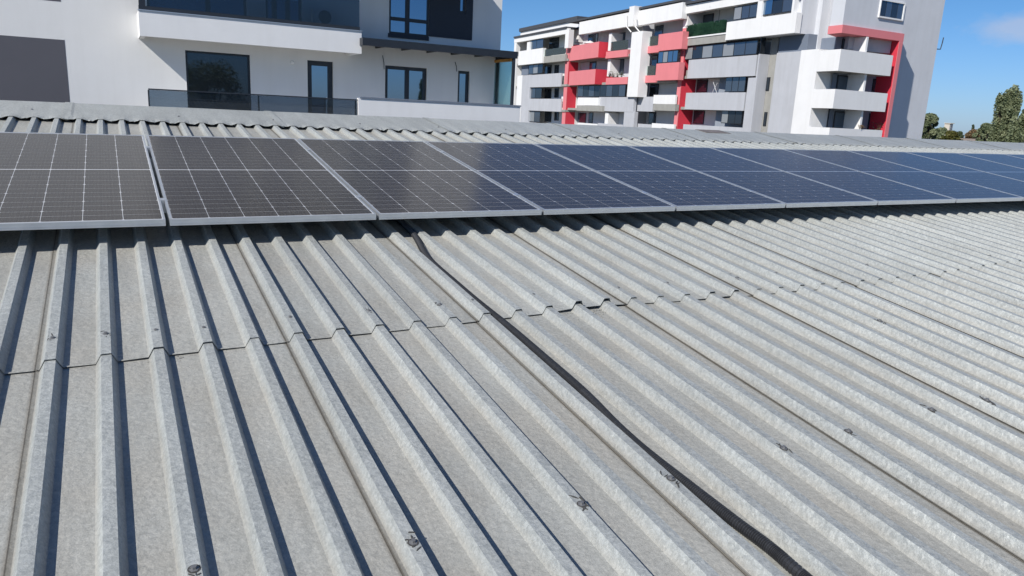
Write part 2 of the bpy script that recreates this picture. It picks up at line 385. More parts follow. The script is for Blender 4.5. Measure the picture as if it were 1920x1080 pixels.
# ------------------------------------------------------------------ warehouse roof frame (u along ridge, v up the slope, w normal)
ROOF = Matrix(((0.9999987669, -0.0002097455, -0.0015563467),
               (0.0, 0.9910406748, -0.1335604015),
               (0.0015704166, 0.1335602368, 0.9910394528))).to_4x4()
ROOF.translation = (0, 0, Z0)
RI = ROOF.inverted()
def roof_pt(px, py, w):
    """point of the roof frame seen at a photo pixel, at height w over the sheet"""
    o = RI @ CAM; d = RI.to_3x3() @ ray(px, py)
    return o + d * ((w - o.z) / d.z)
PITCH, RU, HR = 0.1767, -0.0685, 0.038
def rib(k): return RU + (k - 3) * PITCH
WH = empty('warehouse', 'low industrial building whose galvanised trapezoidal sheet roof fills the foreground', 'warehouse', (0, 0, 0))
def sheet_profile(k):
    """across-profile from the foot left of rib k to the foot right of rib k+5, lapped over its left neighbour"""
    P = [(rib(k) - 0.0365 - 0.012, 0.0045)]
    for i in range(6):
        c = rib(k + i); lift = 0.0016 if i == 0 else 0.0
        P += [(c - 0.0365, lift), (c - 0.0170, HR + lift), (c + 0.0170, HR + lift), (c + 0.0365, lift * 0.4)]
        if i == 0: P[0] = (P[0][0], 0.0048)
    return P
def seam_v(u):
    pts = [(-3, 2.80), (-0.24, 2.84), (0.83, 2.868), (1.55, 2.886), (2.42, 2.903), (3.1, 2.875), (4.15, 2.845), (5.08, 2.863), (6.05, 2.94), (12, 2.93), (40, 2.9)]
    for (a, b), (c, d) in zip(pts, pts[1:]):
        if u <= c: return b + (d - b) * max(0, (u - a)) / (c - a)
    return 2.9
def make_sheet(k, v0f, v1, base, lift):
    P = sheet_profile(k)
    vs = [0.0, 0.012, 0.18, 0.5, 1.0]
    V, Fc = [], []
    n = len(P)
    rnd = random.Random(k * 31 + int(v1 * 10))
    for layer in (0, -0.0009):
        for j, t in enumerate(vs):
            for i, (u, w) in enumerate(P):
                v0 = v0f(u)
                v = v0 + (v1 - v0) * t if j not in (1,) else v0 + 0.06
                lf = lift(u) * (1.0 if j == 0 else 0.75 if j == 1 else 0.0)
                V.append((u, v, w + base + lf + layer + rnd.uniform(-0.0006, 0.0006) * (j > 1)))
    N = n * len(vs)
    for j in range(len(vs) - 1):
        for i in range(n - 1):
            a = j * n + i
            Fc.append((a, a + 1, a + n + 1, a + n)); Fc.append((N + a, N + a + n, N + a + n + 1, N + a + 1))
    for i in range(n - 1):
        Fc.append((i, N + i, N + i + 1, i + 1))
        a = (len(vs) - 1) * n + i; Fc.append((a, a + 1, N + a + 1, N + a))
    for j in range(len(vs) - 1):
        a = j * n; Fc.append((a, a + n, N + a + n, N + a))
        a = j * n + n - 1; Fc.append((a, N + a, N + a + n, a + n))
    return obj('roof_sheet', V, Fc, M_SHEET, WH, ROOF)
def lift_up(u):
    g = 0.0042 + 0.0012 * math.sin(u * 9.1) + 0.001 * math.sin(u * 23)
    g += 0.013 * math.exp(-((u - 2.10) / 0.22) ** 2) + 0.007 * math.exp(-((u - 3.02) / 0.12) ** 2)                       # the sheet that gapes beyond the conduit
    return max(g, 0.0008)
COLS = list(range(-48, 178, 5))
COLS = [2 + 5 * i for i in range(-9, 33)]
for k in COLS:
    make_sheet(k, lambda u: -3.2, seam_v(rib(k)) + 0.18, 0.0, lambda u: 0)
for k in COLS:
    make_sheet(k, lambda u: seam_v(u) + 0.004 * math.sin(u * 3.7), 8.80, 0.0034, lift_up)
U0, U1 = rib(COLS[0]) - 0.05, rib(COLS[-1] + 5) + 0.05
# far slope and the walls under the roof
RIDGE_V = 8.84
def far_slope():
    apex = ROOF @ Vector((0, RIDGE_V, 0.0))
    V, Fc = [], []
    cols = []
    for k in range(COLS[0], COLS[-1] + 6):
        c = rib(k); cols += [(c - 0.0365, 0), (c - 0.0170, HR), (c + 0.0170, HR), (c + 0.0365, 0)]
    for (u, w) in cols: V.append((u, apex.y, apex.z + w))
    for (u, w) in cols: V.append((u, apex.y + 10.5, apex.z - 1.42 + w))
    n = len(cols)
    for i in range(n - 1): Fc.append((i, i + 1, n + i + 1, n + i))
    o = obj('far_slope_cladding', V, Fc, M_SHEET, WH); o['kind'] = 'stuff'
    return apex
apex = far_slope()
e0 = ROOF @ Vector((0, -3.1, 0))
ya, yb, yc = e0.y + 0.15, apex.y, apex.y + 10.3
za, zb, zc = e0.z - 0.02, apex.z - 0.05, apex.z - 1.48
x0, x1 = U0 + 0.1, U1 - 0.1
V = [(x0, ya, 0), (x0, yc, 0), (x0, yc, zc), (x0, yb, zb), (x0, ya, za), (x1, ya, 0), (x1, yc, 0), (x1, yc, zc), (x1, yb, zb), (x1, ya, za)]
obj('wall', V, [(0, 1, 2, 3, 4), (9, 8, 7, 6, 5), (0, 4, 9, 5), (1, 6, 7, 2)], M_BEIGE, WH)

# ridge flashing, in lapped lengths, crimped down into the troughs along its edge
JOINTS = [-6.1, -4.2, -2.29, -0.38, 1.56, 3.47, 5.35, 7.23, 9.1, 11.0, 12.9, 14.8, 16.7, 18.6, 20.5, 22.4, 24.3, 26.2, U1]
def ridge_v(u): return 8.86 - 0.012 * max(0, min(u, 8))
def low_v(u): return ridge_v(u) - 0.84 + 0.012 * math.sin(u * 7.1)
def cap_piece(u0, u1, idx):
    rnd = random.Random(idx)
    us = []; u = u0
    while u < u1 + 0.06:
        us.append(u); u += PITCH / 8
    rows = [0.0, 0.03, 0.12, 0.35, 0.7, 1.0]
    V, Fc = [], []
    for layer in (0.0, -0.0012):
        for r_ in rows:
            for u in us:
                t = abs(((u - RU) / PITCH) % 1.0 - 0.5) * 2      # 1 on a crest, 0 mid trough
                crest = min(1.0, max(0.0, (t - 0.25) / 0.5))
                dip = (1 - crest) * 0.017 * math.exp(-r_ * 9) * (0.7 + 0.5 * rnd.random() * (1 if r_ < 0.05 else 0.3))
                v = low_v(u) + (ridge_v(u) - low_v(u)) * r_ + (rnd.uniform(-0.008, 0.004) if r_ == 0 else 0)
                w = HR + 0.009 + idx % 2 * 0.0 + 0.012 * r_ - dip + layer + 0.006 * (1 if u - u0 < 0.07 else 0)
                w += 0.0012 * math.sin(u * 5 + r_ * 4)
                V.append((u, v, w))
        for u in us:                                                # far wing
            V.append((u, ridge_v(u) + 0.30, HR - 0.062 + layer))
    nr, nu = len(rows) + 1, len(us); N = nr * nu
    for j in range(nr - 1):
        for i in range(nu - 1):
            a = j * nu + i
            Fc.append((a, a + 1, a + nu + 1, a + nu)); Fc.append((N + a, N + a + nu, N + a + nu + 1, N + a + 1))
    for i in range(nu - 1): Fc.append((i, N + i, N + i + 1, i + 1))
    for j in range(nr - 1):
        a = j * nu; Fc.append((a, a + nu, N + a + nu, N + a))
    return obj('ridge_cap', V, Fc, M_CAP, WH, ROOF)
for i in range(len(JOINTS) - 1): cap_piece(JOINTS[i], JOINTS[i + 1], i)

# screws with torn sealant
def screw_mesh():
    V, Fc = [], []
    for r_, z in ((0.0125, 0), (0.0125, 0.0018), (0.0068, 0.0026), (0.0064, 0.0090)):
        for k in range(6): V.append((r_ * math.cos(k * math.pi / 3), r_ * math.sin(k * math.pi / 3), z))
    for j in range(3):
        for k in range(6): Fc.append((j * 6 + k, j * 6 + (k + 1) % 6, (j + 1) * 6 + (k + 1) % 6, (j + 1) * 6 + k))
    Fc.append(tuple(range(18, 24)))
    return V, Fc
sc0 = None
def smear(c, size, rnd, mode=0):
    """ragged thin flakes of old sealant round a screw"""
    V, Fc = [], []
    n = rnd.randint(5, 9)
    for q in range(n):
        a = rnd.uniform(0, 6.28); r0 = rnd.uniform(0.1, 1.0) * size
        cx, cy = c[0] + math.cos(a) * r0 * 0.6, c[1] + math.sin(a) * r0
        if abs(cx - c[0]) > 0.017: cx = c[0] + 0.015 * (1 if cx > c[0] else -1)
        b = len(V); L_ = rnd.uniform(0.35, 0.9) * size; Wd = rnd.uniform(0.04, 0.13) * size; th = rnd.uniform(0, 3.14)
        pts = []
        for s in range(7):
            w_ = 2 * math.pi * s / 7; rr = rnd.uniform(0.7, 1.15)
            x = math.cos(w_) * L_ * 0.5 * rr; y = math.sin(w_) * Wd * 0.5 * rr
            X = cx + x * math.cos(th) * 0.7 - y * math.sin(th); Y = cy + x * math.sin(th) + y * math.cos(th)
            X = min(max(X, c[0] - 0.018), c[0] + 0.018)
            pts.append((X, Y))
        for z in (0.0, 0.0012 + 0.0002 * q):
            for (X, Y) in pts: V.append((X, Y, c[2] + z))
        Fc.append(tuple(b + 7 + s for s in range(7)))
        for s in range(7): Fc.append((b + s, b + (s + 1) % 7, b + 7 + (s + 1) % 7, b + 7 + s))
    return V, Fc
SCREWS = [(100, 637), (198, 628), (293, 622), (383, 617), (543, 598), (692, 585), (822, 573), (880, 566), (993, 555), (1153, 543), (1250, 533), (1383, 523),
          (1455, 514), (1530, 508), (1630, 498), (1862, 481), (360, 1068), (768, 1020), (1080, 948), (1250, 900), (1460, 843), (1580, 812), (1740, 770), (1848, 752), (1665, 600)]
SZ = {(1080, 948): 0.05, (768, 1020): 0.034, (993, 555): 0.045, (543, 598): 0.04, (822, 573): 0.045, (880, 566): 0.045, (1250, 900): 0.042, (1383, 523): 0.06, (1848, 752): 0.05, (1740, 770): 0.045}
for i, q in enumerate(SCREWS):
    p = roof_pt(q[0], q[1], HR)
    k = round((p.x - RU) / PITCH) + 3
    up = p.y > seam_v(rib(k)); c = (rib(k), p.y, HR + (0.0034 if up else 0.0) + (0.0016 if k % 5 == 2 else 0) + 0.0006)
    if sc0 is None:
        sv, sf = screw_mesh(); s = sc0 = obj('screw', sv, sf, M_SCREW, WH)
    else: s = share(sc0, WH)
    s.matrix_basis = ROOF @ Matrix.Translation(c)
    rnd = random.Random(i)
    sv, sf = smear(c, 1.25 * SZ.get(q, 0.03), rnd)
    obj('sealant_smear', sv, sf, M_TAR, WH, ROOF)
    # dark rubber washer under the head
    V, Fc = tube([(c[0], c[1], c[2] - 0.0004), (c[0], c[1], c[2] + 0.0008)], 0.0155, 12); obj('washer', V, Fc, M_TAR, WH, ROOF)
for q in [(133, 209), (335, 218), (512, 225), (675, 232), (822, 238), (948, 243), (1070, 246), (1270, 255), (60, 205), (1160, 250)]:
    p = roof_pt(q[0], q[1], HR + 0.015)
    s = share(sc0, WH, ROOF @ Matrix.Translation((p.x, p.y, HR + 0.013)))
# a loose brown plate lying on the ridge
pa, pb = roof_pt(1305, 243, 0.06), roof_pt(1366, 249, 0.06)
lp = obj('metal_plate', *boxes([cbox(pa.x, pb.x, pa.y - 0.24, pa.y + 0.02, 0.056, 0.062)]), M_PATCH, None, ROOF)
tag(lp, 'flat brown metal plate lying on the ridge flashing below the grey flats', 'metal plate')
# crumbs of grit caught at the sheet lap
V, Fc = [], []
rnd = random.Random(3)
for (cu, n_) in ((0.105, 26), (2.15, 60), (2.0, 20)):
    for q in range(n_):
        u = cu + rnd.gauss(0.02, 0.03); v = seam_v(u) + (rnd.gauss(-0.02, 0.05) if cu > 1 else rnd.gauss(-0.012, 0.012))
        if v > seam_v(u): v = seam_v(u) - 0.01
        r_ = rnd.uniform(0.0012, 0.0035)
        V2, F2 = boxes([cbox(u - r_, u + r_, v - r_ * 0.8, v + r_, 0.0002, r_ * 1.3)])
        b = len(V); V += V2; Fc += [tuple(i + b for i in f) for f in F2]
g_ = obj('roof_grit', V, Fc, M_CONC, None, ROOF); tag(g_, 'crumbs of grit caught below the sheet lap of the metal roof', 'grit', kind='stuff')

# ------------------------------------------------------------------ solar panels
PW, PL, PH = 1.134, 2.2334, 0.035
VB, HP, UP1, TU, TP = 4.1688, 0.165, 0.2289, 0.0036, 0.0155
FR = 0.011                                                          # visible frame lip
cell_w, cell_gap = 0.1816, 0.0028
half_l = (PL - 2 * 0.022 - 0.012) / 24
def cell_mesh():
    w, h, c = cell_w / 2, half_l / 2 - 0.0017, 0.007
    P = [(-w + c, -h), (w - c, -h), (w, -h + c), (w, h), (-w, h), (-w, -h + c)]
    V = [(x, y, 0) for x, y in P] + [(x, y, 0.0004) for x, y in P]
    Fc = [tuple(range(6, 12))] + [(i, (i + 1) % 6, 6 + (i + 1) % 6, 6 + i) for i in range(6)]
    return V, Fc
ORD = ['first', 'second', 'third', 'fourth', 'fifth', 'sixth', 'seventh', 'eighth', 'ninth', 'tenth', 'eleventh', 'twelfth']
LOOK = ['grey mirroring, edge-cut', 'brown grey', 'brown grey, pale-streaked', 'half brown, half slate blue', 'slate blue', 'deep blue', 'blue', 'blue, foreshortened', 'pale blue', 'small pale blue', 'smaller pale blue', 'edge-cut pale blue']
proto = None
def build_panel(k):
    U = Vector((1, 0, TU / 1.154)).normalized(); Vv = Vector((0, 1, TP)).normalized(); Wn = U.cross(Vv)
    o = Vector((UP1 - PW + (k - 1) * 1.154, VB - 0.0006 * (k - 3), HP + TU * (k - 1)))
    Mx = Matrix((U, Vv, Wn)).transposed().to_4x4(); Mx.translation = o
    return ROOF @ Mx
def panel(k):
    global proto
    r = empty('solar_panel', f'{LOOK[k-1]} solar panel, {ORD[k-1]} from the left', 'solar panel', group='solar panels in a row on the metal roof', mat=build_panel(k))
    if proto is None:
        t, lip = 0.0018, FR
        rails = [cbox(0, PW, 0, t, -PH, 0), cbox(0, PW, PL - t, PL, -PH, 0), cbox(0, t, t, PL - t, -PH, 0), cbox(PW - t, PW, t, PL - t, -PH, 0),
                 cbox(t, PW - t, t, lip, -0.0016, -0.0001), cbox(t, PW - t, PL - lip, PL - t, -0.0016, -0.0001),
                 cbox(t, lip, lip, PL - lip, -0.0016, -0.0001), cbox(PW - lip, PW - t, lip, PL - lip, -0.0016, -0.0001),
                 cbox(t, PW - t, t, 0.03, -PH, -PH + 0.0015), cbox(t, PW - t, -0.0012, -0.0001, -0.022, -0.020)]
        fr = obj('frame', *boxes(rails), M_ALU, r)
        bk = obj('backsheet', *boxes([cbox(t + 0.001, PW - t - 0.001, t + 0.001, PL - t - 0.001, -0.0055, -0.0022)]), M_BACK, r)
        cv, cf = cell_mesh()
        cells = []
        c0 = obj('cell', cv, cf, M_CELL, bk); cells.append(c0)
        mx = (PW - 6 * cell_w - 5 * cell_gap) / 2
        first = True
        for i in range(6):
            for j in range(24):
                c = c0 if first else share(c0, bk)
                first = False
                y = 0.022 + half_l * (j + 0.5) + (0.012 if j > 11 else 0)
                flip = -1 if j % 2 else 1
                c.matrix_basis = Matrix.Translation((mx + cell_w / 2 + i * (cell_w + cell_gap), y, -0.00218)) @ Matrix.Diagonal((1, flip, 1, 1))
        proto = (r, fr, bk)
    else:
        share(proto[1], r); b = share(proto[2], r)
        for c in proto[2].children: share(c, b, c.matrix_basis)
    return r
proto_cells = None
for k in range(1, 13): panel(k)
# two rails on feet, with the clamps that hold the panels
for n_, vr in enumerate((VB + 0.40, VB + 1.80)):
    zt = HP - PH + TP * (vr - VB)
    a = UP1 - PW - 0.12; b = UP1 - PW + 12 * 1.154 + 0.1
    sl_ = TU / 1.154
    def rb(u0, u1, v0, v1, w0, w1, s0=True):
        c = cbox(u0, u1, v0, v1, w0, w1)
        return [Vector((p.x, p.y, p.z + (p.x - UP1) * sl_)) for p in c]
    r = empty('mounting_rail', ('lower' if n_ == 0 else 'upper') + ' aluminium mounting rail running under the solar panels', 'mounting rail', group='rails under the solar panels', mat=ROOF @ Matrix.Translation((a, vr, 0.04)))
    inv = Matrix.Translation((-a, -vr, -0.04))
    obj('rail', *boxes([rb(a, b, vr - 0.02, vr + 0.02, zt - 0.038, zt - 0.0015)]), M_ALU, r, inv)
    kk = 2
    while rib(kk) - 0.01 < b:
        if rib(kk) > a:
            u = rib(kk)
            obj('foot', *boxes([cbox(u - 0.015, u + 0.015, vr - 0.03, vr + 0.03, HR + 0.0045, zt - 0.039 + (u - UP1) * sl_)]), M_ALU, r, inv)
        kk += 5
    for k in range(0, 12):
        u = UP1 + k * 1.154 + 0.01
        obj('clamp', *boxes([rb(u - 0.008, u + 0.008, vr - 0.025, vr + 0.025, zt, zt + PH + 0.0008), rb(u - 0.021, u + 0.021, vr - 0.025, vr + 0.025, zt + PH + 0.001, zt + PH + 0.004)]), M_ALU, r, inv)

# ------------------------------------------------------------------ corrugated conduit lying in the trough
path_px = [(762, 425), (770, 437), (800, 485), (860, 540), (935, 602), (1003, 660), (1090, 735), (1150, 795), (1205, 845), (1280, 905), (1370, 975), (1440, 1027), (1500, 1078)]
pp = [roof_pt(x + 4, y, 0.022) for x, y in path_px]
u_last = pp[-1].x
pp = [Vector((pp[1].x + 0.012, 5.2, 0.022)), Vector((pp[1].x + 0.012, 4.8, 0.022))] + pp[1:] + [Vector((u_last + 0.004, 0.6, 0.022)), Vector((u_last + 0.0, -0.4, 0.022)), Vector((u_last - 0.005, -1.6, 0.022))]
def catmull(P, step):
    out_ = []
    for i in range(1, len(P) - 2):
        a, b, c, d = P[i - 1], P[i], P[i + 1], P[i + 2]
        n = max(2, int((c - b).length / step))
        for j in range(n):
            t = j / n
            out_.append(0.5 * ((2 * b) + (c - a) * t + (2 * a - 5 * b + 4 * c - d) * t * t + (3 * b - a - 3 * c + d) * t ** 3))
    return out_
sm = catmull(pp, 0.0026)
def wz(p): return 0.0198 + 0.001 + 0.0015 * math.sin(p.y * 6) + 0.004 * math.exp(-((p.y - 2.7) / 0.25) ** 2)
sm = [Vector((p.x, p.y, wz(p))) for p in sm]
tv, tf = tube(sm, lambda i: 0.0193 if (i % 3) == 0 else (0.0145 if i % 3 == 1 else 0.0187), 14)
cn = obj('cable_conduit', tv, tf, M_PLASTIC, None, ROOF, smooth=False)
tag(cn, 'black corrugated conduit snaking down a roof trough from under the solar panels', 'conduit')

# ------------------------------------------------------------------ facades measured from photo pixels, built at their own distance
class Face:
    """vertical plane through P with direction d (to the right seen from the camera); o is the outward offset"""
    def __init__(s, P, az):
        s.P = Vector((P[0], P[1])); s.d = Vector((math.cos(R(az)), math.sin(R(az))))
        s.n = Vector((s.d.y, -s.d.x))
    def at(s, px, py, o=0.0):
        r = ray(px, py); q = s.P + s.n * o
        den = r.x * s.n.x + r.y * s.n.y
        t = ((q.x - CAM.x) * s.n.x + (q.y - CAM.y) * s.n.y) / den
        p = CAM + r * t
        return (p.x - s.P.x) * s.d.x + (p.y - s.P.y) * s.d.y, p.z
    def pt(s, a, o, z):
        q = s.P + s.d * a + s.n * o
        return Vector((q.x, q.y, z))
    def bx(s, a0, a1, z0, z1, o0, o1):
        return [s.pt(a0, o1, z0), s.pt(a1, o1, z0), s.pt(a1, o0, z0), s.pt(a0, o0, z0), s.pt(a0, o1, z1), s.pt(a1, o1, z1), s.pt(a1, o0, z1), s.pt(a0, o0, z1)]
    def rect(s, xl, xr, yt, yb, o, ref=None):
        ym = (max(yt, -400) + yb) / 2
        a0 = s.at(xl, ym, o)[0]; a1 = s.at(xr, ym, o)[0]
        if ref is None: ref = xl
        return a0, a1, s.at(ref, yb, o)[1], s.at(ref, yt, o)[1]

# ================================================================== left building (off-white flats)
DL = 27.0
FL = Face((0, DL), 0.0)
LB = empty('apartment_building', 'off-white modern apartment block with dark windows behind the metal roof at left', 'building', (3, DL, 0))
def lp_(name, mt, bxs, parent=None, label=None):
    par = parent or LB
    o = obj(name, *boxes(bxs), mt, par)
    if par is LB: o.matrix_basis = Matrix.Translation((-3, -DL, 0))
    if label: o['label'] = label
    return o
xR = FL.at(939.5, 60)[0]                           # right corner of the block
xL = -16.0
TOPZ = 27.0
# wall with real window holes is approximated by strips: list of openings (x0,x1,z0,z1)
def openings(*px):
    return [FL.rect(*q) for q in px]
W1 = FL.rect(350, 470, 94, 214, 0, 350); W2 = FL.rect(577, 625, 112.5, 216, 0, 577)
W3 = FL.rect(722, 800.5, 122, 187 + 26, 0, 722); W4 = FL.rect(858, 880, 132, 192 + 26, 0, 858)
zt = W1[2]
floor_z = FL.at(470, 176, 1.3)[1] - 1.02            # terrace floor, a balustrade height below the rail
W1 = (W1[0], W1[1], floor_z + 0.02, W1[3]); W2 = (W2[0], W2[1], floor_z + 0.02, W2[3])
W3 = (W3[0], W3[1], floor_z + 0.02, W3[3]); W4 = (W4[0], W4[1], floor_z + 0.02, W4[3])
slab_z = FL.at(470, 84, 1.3)[1]                     # underside of upper balcony
par_z = FL.at(470, 39, 1.3)[1]
f2 = par_z - 0.62                                   # upper floor level
UPW = [(-9.0, -7.4, f2 + 0.9, f2 + 2.4)]
bal0 = FL.at(262, 60, 1.3)[0]; bal1 = FL.at(678, 80, 1.3)[0]
# big glazed doors of the upper floor
W5 = (bal0 + 0.3, bal0 + 3.3, f2 + 0.03, f2 + 2.5); W6 = (bal0 + 3.9, bal1 - 1.7, f2 + 0.03, f2 + 2.5)
W7 = FL.rect(730, 765, -80, 63, 0, 730); W8 = FL.rect(765, 805, -80, 66, 0, 765)
W7 = (W7[0], W8[1], FL.at(730, 62)[1], f2 + 2.5)
W9 = FL.rect(861, 874, -80, 25, 0, 861); W9 = (W9[0], W9[1], FL.at(861, 24)[1], f2 + 2.5)
holes = [W1, W2, W3, W4, W5, W6, W7, W9]
PATCH = FL.rect(-60, 123.5, 66.5, 193, 0, 121)
PATCH = (-11.5, FL.at(121, 75)[0], FL.at(130, 190)[1] - 0.0, FL.at(121, 75)[1])
def strip_wall(x0, x1, z0, z1, hs, y_in, y_out):
    """boxes filling a wall rectangle around rectangular holes"""
    xs = sorted(set([x0, x1] + [h[0] for h in hs] + [h[1] for h in hs]))
    res = []
    for a, b in zip(xs, xs[1:]):
        hh = sorted([h for h in hs if h[0] <= a + 1e-6 and h[1] >= b - 1e-6], key=lambda h: h[2])
        z = z0
        for h in hh:
            if h[2] > z: res.append((a, b, z, h[2]))
            z = max(z, h[3])
        if z < z1: res.append((a, b, z, z1))
    return res
FRONT = 0.0
zsplit = f2 + 2.9
# one merged sheet wall with thickness and reveals
def wall_mesh(x0, x1, z0, z1, hs, y0, thick):
    xs = sorted(set([x0, x1] + [v for h in hs for v in h[:2]])); zs = sorted(set([z0, z1] + [v for h in hs for v in h[2:4]]))
    V, Fc = [], []
    idx = {}
    def vid(i, j, l):
        if (i, j, l) not in idx:
            idx[(i, j, l)] = len(V); V.append((xs[i], y0 + l * thick, zs[j]))
        return idx[(i, j, l)]
    solid = {}
    for i in range(len(xs) - 1):
        for j in range(len(zs) - 1):
            cx, cz = (xs[i] + xs[i + 1]) / 2, (zs[j] + zs[j + 1]) / 2
            solid[(i, j)] = not any(h[0] < cx < h[1] and h[2] < cz < h[3] for h in hs)
    for (i, j), s in solid.items():
        if not s: continue
        Fc.append((vid(i, j, 0), vid(i + 1, j, 0), vid(i + 1, j + 1, 0), vid(i, j + 1, 0)))
        Fc.append((vid(i, j, 1), vid(i, j + 1, 1), vid(i + 1, j + 1, 1), vid(i + 1, j, 1)))
        if not solid.get((i - 1, j)): Fc.append((vid(i, j, 0), vid(i, j + 1, 0), vid(i, j + 1, 1), vid(i, j, 1)))
        if not solid.get((i + 1, j)): Fc.append((vid(i + 1, j, 0), vid(i + 1, j, 1), vid(i + 1, j + 1, 1), vid(i + 1, j + 1, 0)))
        if not solid.get((i, j - 1)): Fc.append((vid(i, j, 0), vid(i, j, 1), vid(i + 1, j, 1), vid(i + 1, j, 0)))
        if not solid.get((i, j + 1)): Fc.append((vid(i, j + 1, 0), vid(i + 1, j + 1, 0), vid(i + 1, j + 1, 1), vid(i, j + 1, 1)))
    return V, Fc
# storeys above the frame repeat the upper one (they show in the panels' reflections)
extra = []
for s in range(1, 5):
    dz = 2.95 * s
    for h in (W5, W6, W7, W9): extra.append((h[0], h[1], h[2] + dz, h[3] + dz))
    extra.append((-11, -8.5, f2 + dz + 0.9, f2 + dz + 2.4))
V, Fc = wall_mesh(xL, xR, 0.0, TOPZ, holes + extra, 0.0, 0.35)
T0 = Matrix.Translation((-3, 0, 0))
wl = obj('wall', [(x, y, z) for x, y, z in V], Fc, M_LWHITE, LB, T0)
def lb(name, mt, bxs, parent=None, label=None):
    """boxes in x, y (0 = wall face, negative towards the camera), z"""
    par = parent or LB
    o = obj(name, *boxes(bxs), mt, par)
    if par is LB: o.matrix_basis = T0
    if label: o['label'] = label
    return o
lb('core', M_LWHITE, [cbox(xL, xR, 0.9, 13, 0, TOPZ)])
lb('end_wall', M_LWHITE, [cbox(xR - 0.3, xR - 0.001, 0.351, 0.899, 0, TOPZ), cbox(xL + 0.001, xL + 0.3, 0.351, 0.899, 0, TOPZ)])
def window(h, frames, glass=M_WIN, fw=0.07, dep=0.12, mull=(), trans=(), sill=True, fm=M_DARK):
    """frame > panes; mull = fractions of the width"""
    x0, x1, z0, z1 = h
    x0 += 0.004; x1 -= 0.004; z0 += 0.004; z1 -= 0.004
    fb = [cbox(x0, x1, dep - 0.05, dep + 0.03, z0, z0 + fw), cbox(x0, x1, dep - 0.05, dep + 0.03, z1 - fw, z1),
          cbox(x0, x0 + fw, dep - 0.05, dep + 0.03, z0 + fw, z1 - fw), cbox(x1 - fw, x1, dep - 0.05, dep + 0.03, z0 + fw, z1 - fw)]
    xs = [x0 + fw] + [x0 + (x1 - x0) * m_ for m_ in mull] + [x1 - fw]
    for m_ in mull:
        c = x0 + (x1 - x0) * m_; fb.append(cbox(c - 0.075, c + 0.075, dep - 0.05, dep + 0.03, z0 + fw, z1 - fw))
    fo = lb('window', fm, fb)
    for i in range(len(xs) - 1):
        a = xs[i] + (0.075 if i else 0); b = xs[i + 1] - (0.075 if i < len(xs) - 2 else 0)
        zz = [z0 + fw] + [z0 + (z1 - z0) * t for t in trans] + [z1 - fw]
        for j in range(len(zz) - 1):
            if j: lb('transom', fm, [cbox(a, b, dep - 0.05, dep + 0.03, zz[j] - 0.06, zz[j] + 0.06)], fo)
            c = zz[j] + (0.06 if j else 0); d = zz[j + 1] - (0.06 if j < len(zz) - 2 else 0)
            o = lb('pane', glass, [cbox(a + 0.001, b - 0.001, dep, dep + 0.024, c + 0.001, d - 0.001)], fo)
            if rand.random() < 0.9: pass
    return fo
rand = random.Random(5)
window(W1, 1, M_WIND, 0.06, 0.10)
window(W2, 1, M_WIN, 0.16, 0.14)
window(W3, 1, M_WIN, 0.12, 0.14, mull=(0.54,))
window(W4, 1, M_WIN, 0.10, 0.14)
window(W5, 1, M_WIN, 0.08, 0.14, mull=(0.6,))
window(W6, 1, M_WIN, 0.08, 0.14, mull=(0.25, 0.62))
window(W7, 1, M_WIN, 0.06, 0.05, mull=(0.46,), trans=(0.30,))
window(W9, 1, M_WIN, 0.07, 0.05)
for s in range(1, 5):
    for h in (W5, W6, W7, W9):
        window((h[0], h[1], h[2] + 2.95 * s, h[3] + 2.95 * s), 1, M_WIN, 0.08, 0.14)
    window((-11, -8.5, f2 + 2.95 * s + 0.9, f2 + 2.95 * s + 2.4), 1, M_WIN, 0.08, 0.14)
# painted charcoal fields, a thin coat proud of the wall
lb('painted_field', M_CHAR, [cbox(PATCH[0], PATCH[1], -0.006, -0.0005, PATCH[2] - 1.5, PATCH[3])], label='large charcoal painted field on the white wall')
t0 = FL.at(70, 0)[0]; t1 = FL.at(114, 2)[0]; tz = FL.at(114, 3)[1]
lb('painted_field', M_CHAR, [cbox(t0, t1, -0.006, -0.0005, tz, tz + 2.2)])
c0 = FL.at(766, 40)[0]; c1 = FL.at(885.5, 40)[0]; cz = FL.at(885, 76)[1]
lb('dark_cladding', M_DPANEL, [cbox(W7[1] + 0.002, W9[0] - 0.002, -0.03, -0.0005, cz, f2 + 2.6), cbox(W9[0] - 0.0021, W9[1] + 0.002, -0.029, -0.0005, cz, W9[2] - 0.002), cbox(W9[1] + 0.0021, c1, -0.03, -0.0005, cz, f2 + 2.6)])
lb('window_sill', M_DPANEL, [cbox(W7[0] - 0.04, W7[1], -0.05, -0.0005, W7[2] - 0.14, W7[2] - 0.002)])
# upper balcony
D = 1.3
lb('balcony_parapet', M_WHITE, [cbox(bal0, bal1, -D, -D + 0.16, slab_z, par_z), cbox(bal1 - 0.16, bal1, -D + 0.161, -0.001, slab_z, par_z), cbox(bal0, bal0 + 0.16, -D + 0.161, -0.001, slab_z, par_z)])
lb('balcony_slab', M_WHITE, [cbox(bal0 + 0.161, bal1 - 0.161, -D + 0.161, -0.001, slab_z + 0.10, f2)])
lb('parapet_coping', M_ALU, [cbox(bal0 - 0.02, bal1 + 0.02, -D - 0.03, -D + 0.18, par_z + 0.002, par_z + 0.025)])
gb = lb('glass_balustrade', M_GLASS, [cbox(bal0 + 0.02, bal1 - 0.06, -D + 0.06, -D + 0.075, par_z + 0.14, par_z + 1.1)])
lb('base_channel', M_DARK, [cbox(bal0 + 0.01, bal1 - 0.05, -D + 0.03, -D + 0.11, par_z + 0.026, par_z + 0.14)], gb)
nseg = 4
lb('balustrade_post', M_DARK, [cbox(bal0 + 0.02, bal0 + 0.20, -D + 0.04, -D + 0.10, par_z + 0.141, par_z + 2.3)], gb)
